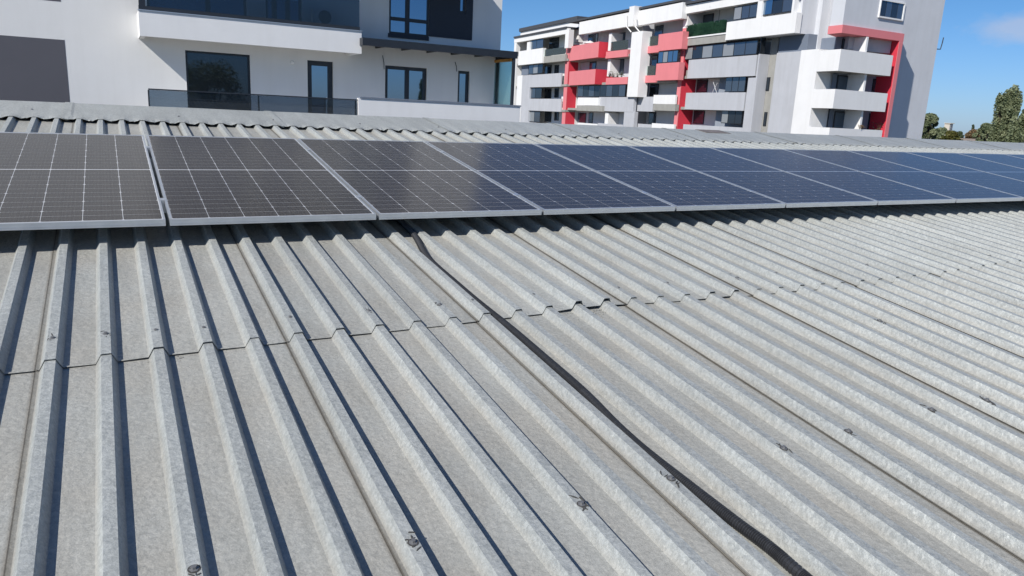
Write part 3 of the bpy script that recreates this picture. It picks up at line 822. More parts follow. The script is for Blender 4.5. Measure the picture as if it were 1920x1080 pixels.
# an air conditioner behind the upper balustrade
ax0 = FL.at(588, 30, 0.5)[0]; ax1 = FL.at(640, 30, 0.5)[0]; az0 = FL.at(588, 44, 0.5)[1]; az1 = FL.at(588, 15, 0.5)[1]
ac = lb('air_conditioner', M_PLAST_W, [cbox(ax0, ax1, -0.45, -0.12, az0, az1)])
ac.parent = None; ac.matrix_basis = Matrix.Translation((0, DL, 0)); tag(ac, 'white air conditioner outdoor unit behind the smoked glass of the upper balcony', 'air conditioner')
cx, cz_ = ax0 + (ax1 - ax0) * 0.42, (az0 + az1) / 2
V = [(cx, -0.462, cz_)]; V += [(cx + 0.22 * math.cos(i * math.pi / 10), -0.462, cz_ + 0.22 * math.sin(i * math.pi / 10)) for i in range(20)]
V += [(x, -0.4505, z) for x, y, z in V[1:]]
fan = obj('fan_grille', V, [(0, i, i % 20 + 1) for i in range(1, 21)] + [(i, i + 20, i % 20 + 21, i % 20 + 1) for i in range(1, 21)], M_DARK, ac)
# sheltering volume above (throws the shade on the upper wall)
D2 = 1.3
for s in range(1, 6):
    z = f2 + 2.95 * s
    lb('balcony_parapet', M_WHITE, [cbox(bal0, (xR - 1.2 if s == 1 else bal1), -D - (0.5 if s == 1 else 0), -0.001, z - 0.30, z + (0.15 if s == 1 else 0.55))])
# canopy over the terrace
Dc = 1.0
import itertools
best = None
for i in range(80):                                   # find the post: same x as the wall corner, seen at px 966
    o_ = 0.5 + i * 0.05
    x = FL.at(966, 150, o_)[0]
    e = abs(x - FL.at(929, 150, 0)[0])
    if best is None or e < best[0]: best = (e, o_)
Dc = best[1]
cx0 = FL.at(680, 80, Dc)[0]; cx1 = FL.at(971, 100, Dc)[0]
ctz = FL.at(825, 83.5, Dc)[1]; cbz = FL.at(971, 110, Dc)[1]
lb('canopy', M_DARK, [cbox(cx0, cx1, -Dc, -Dc + 0.10, cbz, ctz), cbox(cx0 + 0.001, cx0 + 0.1, -Dc + 0.101, -0.002, cbz, ctz), cbox(cx1 - 0.1, cx1, -Dc + 0.101, -0.002, cbz + 0.002, ctz), cbox(cx0 + 0.101, cx1 - 0.101, -Dc + 0.101, -0.002, ctz - 0.06, ctz - 0.01)])
for i in range(1, 6):
    x = cx0 + (cx1 - cx0) * i / 6
    lb('canopy_rafter', M_DARK, [cbox(x - 0.03, x + 0.03, -Dc + 0.102, -0.002, ctz - 0.2, ctz - 0.062)])
px_ = cx1 - 0.12
lb('canopy_post', M_DARK, [cbox(px_ - 0.05, px_ + 0.05, -Dc + 0.02, -Dc + 0.12, floor_z + 0.002, cbz - 0.002)])
lb('timber_beam', M_WOOD, [cbox(px_ - 0.03, px_ + 0.03, -Dc + 0.13, -0.01, cbz - 0.10, cbz - 0.002)])
lb('side_glass', M_GLASSG, [cbox(px_ - 0.006, px_ + 0.006, -Dc + 0.13, -0.02, floor_z + 0.1, cbz - 0.102)])
lb('side_glass_frame', M_DARK, [cbox(px_ - 0.02, px_ + 0.02, -Dc + 0.13, -0.02, floor_z + 0.04, floor_z + 0.098)])
# terrace in front: slab, parapet, balustrade
Dt = Dc + 0.35
tx0 = FL.at(672, 200, Dt)[0]; tx1 = FL.at(975, 215, Dt)[0]
ptz = FL.at(823, 192, Dt)[1]
gx0 = FL.at(279, 180, Dt)[0]; rz = FL.at(475, 176, Dt)[1]
floor_z = ptz - 1.0
lb('terrace_slab', M_WHITE, [cbox(gx0, tx1 - 0.171, -Dt + 0.171, -0.001, floor_z - 0.35, floor_z)])
lb('terrace_parapet', M_WHITE, [cbox(tx0, tx1, -Dt, -Dt + 0.17, 0, ptz), cbox(tx1 - 0.17, tx1, -Dt + 0.1701, -0.001, 0, ptz)])
lb('parapet_coping', M_GREYD, [cbox(tx0 + 0.05, tx1 + 0.02, -Dt - 0.03, -Dt + 0.20, ptz + 0.002, ptz + 0.05)])
bl = lb('glass_balustrade', M_GLASS, [cbox(gx0 + 0.02, tx0 - 0.03, -Dt + 0.05, -Dt + 0.065, floor_z + 0.02, rz - 0.04)])
lb('handrail', M_DARK, [cbox(gx0, tx0 - 0.01, -Dt + 0.035, -Dt + 0.08, rz - 0.038, rz)], bl)
for px in (280, 486, 580, 668):
    x = FL.at(px, 195, Dt)[0]
    lb('balustrade_post', M_DARK, [cbox(x - 0.02, x + 0.02, -Dt + 0.066, -Dt + 0.10, floor_z, rz - 0.04)], bl)
lb('terrace_fascia', M_GREYD, [cbox(gx0, tx0 - 0.002, -Dt, -Dt + 0.15, 0, floor_z + 0.01)])
# wall lamp and loose cables
x, z = FL.at(548, 117)
lv, lf = tube([(x, -0.001, z), (x, -0.04, z), (x, -0.08, z - 0.02), (x, -0.12, z - 0.03)], lambda i: (0.05, 0.06, 0.055, 0.03)[i], 10)
obj('wall_lamp', lv, lf, M_PLAST_W, LB, T0)
for (a, b, c, d) in ((717, 104, 720, 130), (853, 116, 856, 134)):
    xa, za_ = FL.at(a, b); xb, zb_ = FL.at(c, d)
    lv, lf = tube([(xa, -0.012, za_), ((xa + xb) / 2 + 0.02, -0.03, (za_ + zb_) / 2), (xb, -0.02, zb_)], 0.012, 6)
    obj('loose_cable', lv, lf, M_DARK, LB, T0)

# ================================================================== right building (white, grey and coral flats)
RB = empty('apartment_building', 'stepped white and grey apartment block with coral red balconies at right', 'building', (30, 60, 0))
RBI = Matrix.Translation((-30, -60, 0))
def anchor(px, depth):
    r = ray(px, 170); t = depth / r.dot(FWD)
    p = CAM + r * t
    return (p.x, p.y)
AZ_A = 84.0 + 180.0                                     # direction towards the camera, i.e. to the right in the picture
AG = Face(anchor(1290, 66.5), AZ_A)
A1, A2, A3 = (Face(AG.P + AG.n * o_, AZ_A) for o_ in (1.25, 0.9, 0.4))
def rp(name, mt, bxs, parent=None, label=None):
    par = parent or RB
    o = obj(name, *boxes(bxs), mt, par)
    if par is RB: o.matrix_basis = RBI
    if label: o['label'] = label
    return o
GAP = 0.004
def fp(name, mt, F, xl, xr, yt, yb, o0, o1, ref=None, parent=None, label=None, grow=0.0):
    a0, a1, z0, z1 = F.rect(xl, xr, yt, yb, o1, ref)
    return rp(name, mt, [F.bx(a0 - grow, a1 + grow, z0, z1, o0, o1)], parent, label)
def zof(F, px, py, o=0.0): return F.at(px, py, o)[1]
def aof(F, px, py, o=0.0): return F.at(px, py, o)[0]
LOG = 1.5                                              # depth of the loggias
def section(F, a0, a1, ztop, mt, floors, backmat=M_LWHITE, depth=12.0, roof=True):
    """solid core behind the loggias, slabs between them and a roof plate"""
    rp('core', backmat, [F.bx(a0, a1, 0, ztop, -LOG - depth, -LOG)])
    for z in floors:
        rp('floor_slab', M_CONC, [F.bx(a0 + 0.01, a1 - 0.01, z - 0.24, z, -LOG + 0.001, -0.12)])
def door(F, xl, xr, yt, yb, o=-LOG, mt=M_WINF, ref=None, frame=M_DARK):
    """glazed door or window on a back wall: frame > pane"""
    a0, a1, z0, z1 = F.rect(xl, xr, yt, yb, o, ref)
    f = rp('window', frame, [F.bx(a0, a1, z0, z1, o + 0.002, o + 0.05)])
    rp('pane', mt, [F.bx(a0 + 0.07, a1 - 0.07, z0 + 0.07, z1 - 0.07, o + 0.0505, o + 0.065)], f)
    return f
def glazing(F, xl, xr, yt, yb, o, n, ref=None, mt=M_WINF, tail=0.0):
    """row of sliding panes that closes a loggia: panes > posts"""
    a0, a1, z0, z1 = F.rect(xl, xr, yt, yb, o, ref)
    fr_ = rp('glazed_enclosure', M_DARK, [F.bx(a0, a1, z0, z0 + 0.06, o - 0.05, o), F.bx(a0, a1, z1 - 0.06, z1, o - 0.05, o)])
    w = (a1 - a0) / n
    for i in range(n):
        rp('pane', mt if mt is M_WIN and rand.random() < 0.8 else rand.choice((M_WINF, M_WINF, M_WIND, M_WINC)), [F.bx(a0 + i * w + 0.035, a0 + (i + 1) * w - 0.035, z0 + 0.0605, z1 - 0.0605, o - 0.035, o - 0.02)], fr_)
        if i < n - 1 or True:
            rp('mullion', M_DARK, [F.bx(a0 + (i + 1) * w - 0.03, a0 + (i + 1) * w + 0.03, z0 + 0.0605, z1 - 0.0605, o - 0.045, o - 0.005)], fr_)
    return fr_

# ---- section one (far left end)
F = A1
a0 = aof(F, 966, 150); a1 = aof(F, 1061, 150)
zt = zof(F, 1000, 66)
PX1 = [(141, 164), (185, 207), (229, 262)]            # grey parapets, at px 990
f5 = zof(F, 975, 122, 0.3)
floors = [zof(F, 990, y) + 0.24 + 0.02 for y in (164, 207)] + [f5 + 0.26]
section(F, a0, a1, zt, M_GREYL, floors)
rp('roof_plate', M_ROOFD, [F.bx(a0 - 0.2, a1 + 0.1, zt + 0.003, zt + 0.18, -LOG - 12.2, 0.45)])
fp('roof_fascia', M_WHITE, F, 964, 1062, 71, 80, -0.15, 0.30, 966)
rp('side_wall', M_WHITE, [F.bx(a0 - 0.18, a0 - 0.004, 0, zt, -LOG - 12, 0.0)])
fp('pier', M_WHITE, F, 988, 993.5, 79, 95, -0.3, 0.28, 990)
fp('pier', M_WHITE, F, 964, 968, 80, 97, -0.3, 0.28, 966)
fp('pier', M_WHITE, F, 1059.5, 1066, 56, 90, -0.35, 0.29, 1062)
fp('balcony_parapet', M_WHITE, F, 972, 1017, 96, 122, -0.15, 0.30, 975)
fp('slab_edge', M_CONC, F, 1017.5, 1060, 105, 117, -0.15, 0.10, 1030)
fp('glass_balustrade', M_GLASSC, F, 1017.5, 1060, 92, 104.5, 0.04, 0.06, 1030)
glazing(F, 994, 1018, 76, 93, 0.1, 2, 996)
door(F, 1030, 1048, 72, 100, ref=1035)
door(F, 970, 986, 82, 96, ref=975)
for (yt, yb) in PX1[:1] + PX1[1:]:
    fp('balcony_parapet', M_GREYL, F, 986, 1052, yt, yb, -0.15, 0.0, 990)
fp('wall', M_GREYL, F, 977, 991.5, 141, 262, -1.4, -0.004, 986)
fp('wall', M_WHITE, F, 967.5, 976.5, 142, 262, -1.4, -0.03, 972)
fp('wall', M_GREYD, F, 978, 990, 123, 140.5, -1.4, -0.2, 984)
glazing(F, 991, 1017, 122, 139, -0.1, 3, 993)
glazing(F, 992, 1015, 165, 184, -0.2, 2, 993)
glazing(F, 991.5, 1012, 208, 228, -0.2, 2, 993)
for yy in (122, 165, 208):
    door(F, 1022, 1034, yy + 1, yy + 20, ref=1025)
    door(F, 1040, 1048, yy, yy + 18, ref=1042)
for (yt, yb) in ((138, 150), (181, 194), (225, 262)):
    fp('balcony_parapet', M_WHITE, F, 1052.5, 1058, yt, yb, -0.6, -0.45, 1055)
    fp('slab_edge', M_CONC, F, 1052.5, 1058, yb + 0.3, yb + 8, -0.6, -0.4, 1055)
# set-back storey with dark roof panels
sa0 = aof(F, 976, 60, -2.5); sa1 = aof(F, 1084, 50, -2.5)
zz0 = zt + 0.19; zz1 = zof(F, 1000, 55, -2.5)
rp('penthouse_wall', M_WHITE, [F.bx(sa0, sa1, zz0, zz1, -9, -2.5)])
rp('penthouse_roof', M_ROOFD, [F.bx(sa0 - 0.1, sa1, zz1 + 0.003, zz1 + 0.45, -9, -2.3)])
# ---- first coral fin
F = A2
fin_t = zof(F, 1062, 84)
fa0, fa1 = aof(F, 1058, 150, 0.12), aof(F, 1064, 150, 0.12)
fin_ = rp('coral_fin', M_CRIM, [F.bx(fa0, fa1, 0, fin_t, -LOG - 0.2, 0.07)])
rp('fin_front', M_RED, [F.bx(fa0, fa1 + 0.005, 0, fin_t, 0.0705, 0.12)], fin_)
# ---- section two
a0 = fa1 + 0.003; a1 = aof(F, 1176, 120)
zt = zof(F, 1100, 38)
floors = [zof(F, 1137, 109.5) + 0.25, zof(F, 1137, 158.7) + 0.25, zof(F, 1100, 207.5) + 0.25]
section(F, a0, a1, zt - 0.05, M_WHITE, floors, M_GREYB)
rp('roof_plate', M_ROOFD, [F.bx(a0 - 0.2, a1 + 0.3, zt + 0.003, zt + 0.2, -LOG - 12, 0.40)])
fp('roof_fascia', M_WHITE, F, 1086, 1177, 39, 62.5, -0.2, 0.30, 1100)
fp('sloping_wall', M_LWHITE, F, 1066, 1085.5, 52, 80, -LOG, -0.9, 1075)
for (xl, xr, xe, yt, yb, ref) in ((1065, 1128.5, 1144, 82.5, 110.5, 1100), (1064, 1122, 1140, 131.5, 158.7, 1100)):
    ob = 0.35
    A0, A1_, z0, z1 = F.rect(xl, xr, yt, yb, ob, ref)
    A0 = max(A0, fa0 + 0.004)
    # skewed box: its front turns a little away from the facade
    pts = [(A0, 0.14), (A1_, 0.75), (A1_, -LOG + 0.05), (A0, -LOG + 0.05)]
    t = 0.16
    inner = [(A0 + t, 0.14 - t), (A1_ - t, 0.75 - t), (A1_ - t, -LOG + 0.05), (A0 + t, -LOG + 0.05)]
    V = [F.pt(a, o, z) for z in (z0, z1) for a, o in pts] + [F.pt(a, o, z) for z in (z0 + 0.2, z1) for a, o in inner]
    Fc = [(0, 3, 2, 1), (0, 1, 5, 4), (1, 2, 6, 5), (3, 0, 4, 7), (4, 5, 13, 12), (5, 6, 14, 13), (7, 4, 12, 15), (12, 13, 9, 8), (13, 14, 10, 9), (15, 12, 8, 11), (8, 9, 10, 11)]
    o = obj('balcony_box', V, Fc, M_RED, RB, RBI)
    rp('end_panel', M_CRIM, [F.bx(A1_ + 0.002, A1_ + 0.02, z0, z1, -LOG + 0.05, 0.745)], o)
for (yt, yb) in ((97, 109.5), (146, 158.7)):
    fp('slab_edge', M_RED, F, 1136, 1176, yt, yb, -0.4, 0.02, 1137)
fp('glass_balustrade', M_GLASSC, F, 1145, 1177, 78, 97, -0.1, -0.08, 1150)
door(F, 1103, 1121, 65, 90, ref=1105); door(F, 1160, 1172, 62, 92, ref=1162)
door(F, 1106, 1118, 114, 131, ref=1108); door(F, 1158, 1170, 108, 140, ref=1160)
fp('party_wall', M_WHITE, F, 1141, 1146, 62, 95, -LOG, -0.1, 1143)
fp('party_wall', M_WHITE, F, 1139, 1144, 111, 143, -LOG, -0.3, 1141)
glazing(F, 1083, 1172, 161, 181.5, 0.0, 8, 1085)
fp('balcony_parapet', M_WHITE, F, 1083, 1122, 183, 197.5, -0.15, 0.22, 1100)
fp('slab_edge', M_CONC, F, 1081, 1129, 198, 208, -0.5, 0.30, 1100)
fp('balcony_parapet', M_GREYL, F, 1122.5, 1188, 182, 208.5, -0.3, 0.02, 1140)
for (xl, xr) in ((1084, 1099), (1104, 1112), (1140, 1146)):
    door(F, xl, xr, 211, 232, ref=xl)
fp('party_wall', M_WHITE, F, 1134, 1140, 211, 236, -LOG, -0.2, 1136)
fp('balcony_parapet', M_WHITE, F, 1082, 1119, 231, 262, -0.15, 0.0, 1100)
fp('balcony_parapet', M_GREYL, F, 1119.5, 1168, 232, 262, -0.15, 0.0, 1140)
fp('pier', M_GREYL, F, 1168.5, 1188, 209, 262, -0.4, 0.0, 1178)
# white pillar
fp('pier', M_WHITE, F, 1180, 1200, 60, 181.5, -0.8, 0.25, 1190)
fp('pier', M_WHITE, F, 1179, 1188.5, 12, 49, -0.6, 0.40, 1184)
for px in (1175, 1191):
    x_, z_ = F.at(px, 28, 0.42); x2, z2 = F.at(px, 50, 0.42)
    p = [F.pt(x_, 0.42, z_), F.pt(x2, 0.42, z2), F.pt(x2 + 0.6, 0.2, z2 - 0.55)]
    dv, df = tube(p, 0.06, 8); obj('drain_pipe', dv, df, M_WHITE, RB, RBI)
# ---- section three
F = A3
a0 = aof(F, 1196, 120); a1 = aof(F, 1268, 120)
zt = zof(F, 1215, 16.5)
floors = [zof(F, 1200, 101) + 0.25, zof(F, 1197, 156) + 0.25, zof(F, 1230, 206.5) + 0.25]
section(F, a0, a1, zt - 0.05, M_WHITE, floors, M_GREYB)
rp('roof_plate', M_ROOFD, [F.bx(a0 - 0.2, a1 + 0.3, zt + 0.003, zt + 0.2, -LOG - 12, 0.40)])
fp('roof_fascia', M_WHITE, F, 1189, 1278, 18, 45.5, -0.2, 0.35, 1210)
fp('slab_edge', M_RED, F, 1200, 1235, 88.5, 101, -0.4, 0.02, 1202)
fp('slab_edge', M_RED, F, 1196, 1230, 142.5, 155.5, -0.4, 0.02, 1198)
fp('balcony_parapet', M_RED, F, 1234, 1279, 64.5, 95.5, -0.3, 0.30, 1236)
fp('balcony_parapet', M_RED, F, 1229.5, 1272, 119.5, 151, -0.3, 0.30, 1231)
glazing(F, 1234, 1270, 97, 118.5, 0.28, 4, 1236, M_WIN)
fp('glass_balustrade', M_GLASSC, F, 1200, 1234, 71, 88, -0.1, -0.08, 1202)
fp('glass_balustrade', M_GLASSC, F, 1197, 1229, 125, 142, -0.1, -0.08, 1200)
door(F, 1228, 1243, 49, 82, ref=1230); door(F, 1222, 1233, 104, 140, ref=1225); door(F, 1219, 1235, 157, 180, ref=1222); door(F, 1217, 1230, 210, 234, ref=1220)
fp('balcony_parapet', M_WHITE, F, 1225, 1266, 178, 194.5, -0.15, 0.05, 1228)
fp('slab_edge', M_CONC, F, 1225, 1266, 195, 207, -0.3, 0.10, 1228)
fp('balcony_parapet', M_GREYL, F, 1188.5, 1224.5, 181.5, 208.5, -0.3, 0.0, 1200)
fp('balcony_parapet', M_WHITE, F, 1221, 1263, 231, 262, -0.15, 0.05, 1225)
fp('balcony_parapet', M_GREYL, F, 1188.5, 1220.5, 232, 262, -0.15, 0.0, 1200)
# ---- grey section with its coral fin
F = AG
fb0, fb1 = aof(F, 1271, 150, 0.1), aof(F, 1277.5, 150, 0.1)
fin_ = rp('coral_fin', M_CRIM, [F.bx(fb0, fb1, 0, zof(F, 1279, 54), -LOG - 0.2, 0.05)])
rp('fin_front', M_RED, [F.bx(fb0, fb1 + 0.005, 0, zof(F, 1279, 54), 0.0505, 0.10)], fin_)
rp('pier', M_WHITE, [F.bx(fb0, fb1 + 0.1, zof(F, 1279, 54) + 0.003, zof(F, 1281, 13), -LOG - 0.2, 0.10)])
a0 = fb1 + 0.003; a1 = aof(F, 1416.5, 150)
zt = zof(F, 1300, 8)
floors = [zof(F, 1290, y) + 0.26 for y in (147.5, 206)] + [zof(F, 1290, 85.5) + 0.26]
dG = 3.2
section(F, a0, a1, zt, M_GREYL, floors)
rp('roof_plate', M_ROOFD, [F.bx(a0 - 0.2, aof(F, 1492, 30), zt + 0.003, zt + 0.2, -LOG - 4, 0.5)])
fp('roof_fascia', M_WHITE, F, 1281, 1372, 9.5, 25, -0.3, 0.30, 1290)
fp('slab_edge', M_WHITE, F, 1285, 1361, 70, 72.5, -0.15, 0.18, 1287)
fp('slab_edge', M_CONC, F, 1282, 1361, 73, 86, -0.3, 0.12, 1287)
hg = fp('hedge_screen', M_HEDGE, F, 1285, 1361, 51, 69.5, -0.08, 0.02, 1287)
# leaves on the screen
ha0, ha1, hz0, hz1 = F.rect(1285, 1361, 50, 69.5, 0.02, 1287)
V, Fc = [], []
rnd = random.Random(11)
for i in range(1500):
    a = rnd.uniform(ha0, ha1); z = rnd.uniform(hz0, hz1 + 0.08); o_ = 0.02 + rnd.uniform(0, 0.08); s = rnd.uniform(0.05, 0.11); th = rnd.uniform(0, 3.1)
    c, s_ = math.cos(th) * s, math.sin(th) * s; b = len(V)
    V += [F.pt(a - c, o_, z - s_), F.pt(a + s_, o_ + 0.03, z - c), F.pt(a + c, o_ - 0.01, z + s_), F.pt(a - s_, o_ + 0.02, z + c)]
    Fc.append((b, b + 1, b + 2, b + 3))
lo = obj('hedge_leaves', V, Fc, M_HEDGE, hg); lo['kind'] = 'stuff'
door(F, 1318, 1337, 28, 66, ref=1320); door(F, 1292, 1308, 30, 60, ref=1295)
# overhanging white block, fifth storey
ob = 0.30
wa1 = aof(F, 1490, 45, ob)
fp('balcony_parapet', M_WHITE, F, 1361.5, 1490, 41.5, 75, -0.2, ob, 1364)
wz0 = zof(F, 1364, 75, ob)
ba0 = aof(F, 1361.5, 58, ob)
rp('block_core', M_GREYB, [F.bx(a1 + 0.01, wa1, wz0 + 0.004, zt, -4.6, -0.204)])
rp('block_floor', M_CONC, [F.bx(ba0, a1, wz0 + 0.003, wz0 + 0.25, -LOG, -0.204)])
fp('pier', M_WHITE, F, 1420, 1429, -4, 34, -0.203, ob - 0.01, 1423)
fp('pier', M_WHITE, F, 1486, 1490, -20, 26, -0.203, ob - 0.01, 1488)
glazing(F, 1376, 1419, 13, 37.5, 0.15, 3, 1380, M_WINF)
glazing(F, 1430, 1485.5, -2, 29, 0.15, 3, 1432, M_WIN)
rp('roof_fascia', M_WHITE, [F.bx(aof(F, 1372.5, 10), wa1, zof(F, 1376, 12), zt, -0.2, 0.29)])
# fourth storey glazing over the grey parapet
glazing(F, 1281, 1418, 88, 111.5, -0.05, 7, 1292, M_WINF)
fp('balcony_parapet', M_GREYL, F, 1290, 1416.5, 112.5, 147, -0.2, 0.0, 1292)
fp('slab_edge', M_CONC, F, 1278, 1289.5, 132, 146, -0.5, -0.3, 1284)
fp('balcony_parapet', M_GREYL, F, 1285, 1396, 174, 205, -0.2, 0.0, 1290)
fp('balcony_parapet', M_GREYL, F, 1280, 1392, 233.5, 262, -0.2, 0.0, 1290)
fp('pier', M_GREYL, F, 1396.5, 1412, 146, 262, -LOG, -0.003, 1400)
for yy, xs_ in ((147.5, (1307, 1327, 1360, 1397)), (206, (1301, 1321, 1353, 1391))):
    door(F, xs_[0], xs_[1], yy, yy + 26, ref=xs_[0])
    glazing(F, xs_[2], xs_[3], yy - 5.5, yy + 25, -0.3, 3, xs_[2] - 0, M_WINF)
ge = aof(F, 1416.5, 150)
# dark end wall
ge_back = None
for i in range(100):                                      # how deep the end wall runs, seen to px 1437
    o_ = -0.1 * i
    p = F.pt(ge, o_, zof(F, 1416, 150)) - CAM
    px = 960 + F_PX * p.dot(RIGHT) / p.dot(FWD)
    if px > 1434: ge_back = o_; break
zG4 = zof(F, 1418, 101.5)
rp('end_wall', M_GREYL, [F.bx(ge - 0.003, ge + 0.15, 0, zG4, ge_back, -0.004)])
rp('glazed_end', M_WIND, [F.bx(ge + 0.02, ge + 0.05, zG4 + 0.003, wz0 - 0.003, ge_back + 0.5, -0.06)])
# recessed strip with small windows, then the grey wall
ow = ge_back
rp('recessed_wall', M_CONC, [F.bx(ge + 0.16, aof(F, 1448, 170, ow), 0, wz0 - 0.003, ow - 4, ow)])
door(F, 1437.5, 1443.5, 145, 170, ow, M_WIND, 1438); door(F, 1432.5, 1438, 210, 236, ow, M_WIND, 1433)
ga0 = aof(F, 1448, 170, ow + 0.3) + 0.003; ga1 = aof(F, 1500, 170, ow + 0.3)
rp('grey_wall', M_GREYL, [F.bx(ga0, ga1, 0, zof(F, 1460, 99, ow + 0.3), ow - 4, ow + 0.3)])
rp('slate_band', M_GREYD, [F.bx(ga0 + 0.002, aof(F, 1512, 85, ow + 0.3), zof(F, 1460, 99, ow + 0.3) + 0.003, wz0 - 0.003, ow - 4, ow + 0.2)])
# ---- corner block: A side faces left, B side faces the camera
cx_, cy_ = anchor(1566, 51.3)
FA = Face((cx_, cy_), AZ_A); FB = Face((cx_, cy_), 0.5)
def bp(name, mt, xl, xr, yt, yb, o0, o1, ref=None, parent=None, label=None):
    return fp(name, mt, FB, xl, xr, yt, yb, o0, o1, ref, parent, label)
def prism(name, mt, poly, z0, z1, parent=None, label=None):
    n = len(poly)
    V = [(x, y, z0) for x, y in poly] + [(x, y, z1) for x, y in poly]
    Fc = [tuple(range(n))[::-1], tuple(range(n, 2 * n))] + [(i, (i + 1) % n, n + (i + 1) % n, n + i) for i in range(n)]
    o = obj(name, V, Fc, mt, parent or RB, None if parent else RBI)
    if label: o['label'] = label
    return o
def xyA(a, o): p = FA.pt(a, o, 0); return (p.x, p.y)
def xyB(a, o): p = FB.pt(a, o, 0); return (p.x, p.y)
aw = aof(FA, 1494, 160)                                   # far end of the white flank
bR = aof(FB, 1694, 150, -0.25) ; bR = aof(FB, 1682, 150, -0.25)      # right edge of the coral frame
bF0 = aof(FB, 1690, 80, -0.25) - 0.45
bE = [aof(FB, 1672.5, 120), aof(FB, 1662.5, 190), aof(FB, 1654, 250)]
zs = [(zof(FB, 1566, 90.5), zof(FB, 1562, 131.5)), (zof(FB, 1556, 166), zof(FB, 1552, 202.5)), (zof(FB, 1547.5, 239), 0.0)]
zs[2] = (zs[2][0], zs[2][0] - 0.95)
th = 0.18
LB_D = 1.7
core_o = -LB_D
ztopc = zof(FB, 1582, 46, -0.35)
# core behind the corner loggias, loggia shade put into its wall colour
inn = xyA(-LB_D, -LB_D)
zU0 = zof(FB, 1582, 62, -0.25)
cA = FA.at(1530, 160, -LB_D)[0]
corner_in = (xyA(0, 0)[0] + LB_D + 0.35, xyA(0, 0)[1] + LB_D)
farA = xyA(aw, -LB_D)
coreR = xyB(aof(FB, 1686, 150, -0.23), 0)[0]
rp('shade_toned_wall', M_GREYD, [[Vector((corner_in[0] - 0.02, corner_in[1] + 0.01, zs[0][1] + 0.3)), Vector((corner_in[0] - 0.004, corner_in[1] + 0.01, zs[0][1] + 0.3)), Vector((farA[0] + 0.08, farA[1] + 1.0, zs[0][1] + 0.3)), Vector((farA[0] + 0.06, farA[1] + 1.0, zs[0][1] + 0.3))] + [Vector((corner_in[0] - 0.02, corner_in[1] + 0.01, zU0 - 0.01)), Vector((corner_in[0] - 0.004, corner_in[1] + 0.01, zU0 - 0.01)), Vector((farA[0] + 0.08, farA[1] + 1.0, zU0 - 0.01)), Vector((farA[0] + 0.06, farA[1] + 1.0, zU0 - 0.01))]])  # dark panel: shade of the top corner loggia given as wall colour
prism('core', M_SHADEWALL, [corner_in, (coreR, corner_in[1]), (coreR, corner_in[1] + 12), (farA[0], corner_in[1] + 12), (farA[0] + 0.1, farA[1] + 1.0)], 0, zU0 + 0.02)
# white flank far part, full height below the red band
fl_n = aof(FA, 1527, 160)
prism('flank_wall', M_WHITE, [xyA(aw, 0), xyA(fl_n, 0), xyA(fl_n, -LB_D + 0.05), xyA(aw, -LB_D + 0.05)], 0, zof(FA, 1500, 94.5))
for i, (zt_, zb_) in enumerate(zs):
    e = bE[i]
    poly = [xyA(fl_n + 0.003, 0), xyA(0, 0), xyB(e, 0), xyB(e, -LB_D + 0.02), xyB(e - th, -LB_D + 0.02), xyB(e - th, -th), (xyA(0, 0)[0] + th, xyA(0, 0)[1] + th), xyA(fl_n + 0.003, -th)]
    prism('balcony_parapet', M_GREYB if False else M_WHITE, poly, zb_, zt_)
    poly2 = [(xyA(0, 0)[0] + th + 0.004, xyA(0, 0)[1] + th + 0.004), xyB(e - th - 0.004, -th - 0.004), xyB(e - th - 0.004, -LB_D + 0.02), corner_in, xyA(fl_n + 0.003, -LB_D + 0.02), xyA(fl_n + 0.003, -th - 0.004)]
    prism('floor_slab', M_CONC, poly2, zb_ + 0.02, zb_ + 0.26)
    # party wall of the corner loggias
    zc_ = zU0 - 0.02 if i == 0 else zs[i - 1][1] + 0.0
    pw = aof(FB, (1633, 1629, 1622)[i], (84, 158, 230)[i])
    rp('party_wall', M_WHITE, [FB.bx(pw - 0.25, pw - 0.05, zt_ - 0.9 if i < 2 else zb_, zc_ - 0.01, -LB_D + 0.01, -0.22)])
    for (xl, xr) in (((1578, 1610), (1638, 1657)), ((1568, 1602), (1635, 1654)), ((1562, 1594), (1627, 1647)))[i]:
        a0_, _ = FB.at(xl, (80, 155, 225)[i], -LB_D - 0.0); a1_, _ = FB.at(xr, (80, 155, 225)[i], -LB_D)
        yc_ = corner_in[1]
        oo = -(yc_ - cy_)
        f_ = rp('window', M_DARK, [FB.bx(a0_, a1_, zb_ + 0.3, zc_ - 0.12, oo + 0.03, oo + 0.09)])
        rp('pane', M_WINF, [FB.bx(a0_ + 0.08, a1_ - 0.08, zb_ + 0.38, zc_ - 0.20, oo + 0.0905, oo + 0.10)], f_)
    oo = -(corner_in[1] - cy_)
    rp('shade_toned_wall', M_GREYD, [FB.bx(aof(FB, (1545, 1538, 1532)[i], (80, 155, 225)[i], oo) + 1.2, aof(FB, (1581, 1570, 1564)[i], (80, 155, 225)[i], oo), zb_ + 0.27, zc_ - 0.02, oo + 0.003, oo + 0.02)])  # dark panel standing for shade on the left part of the back wall
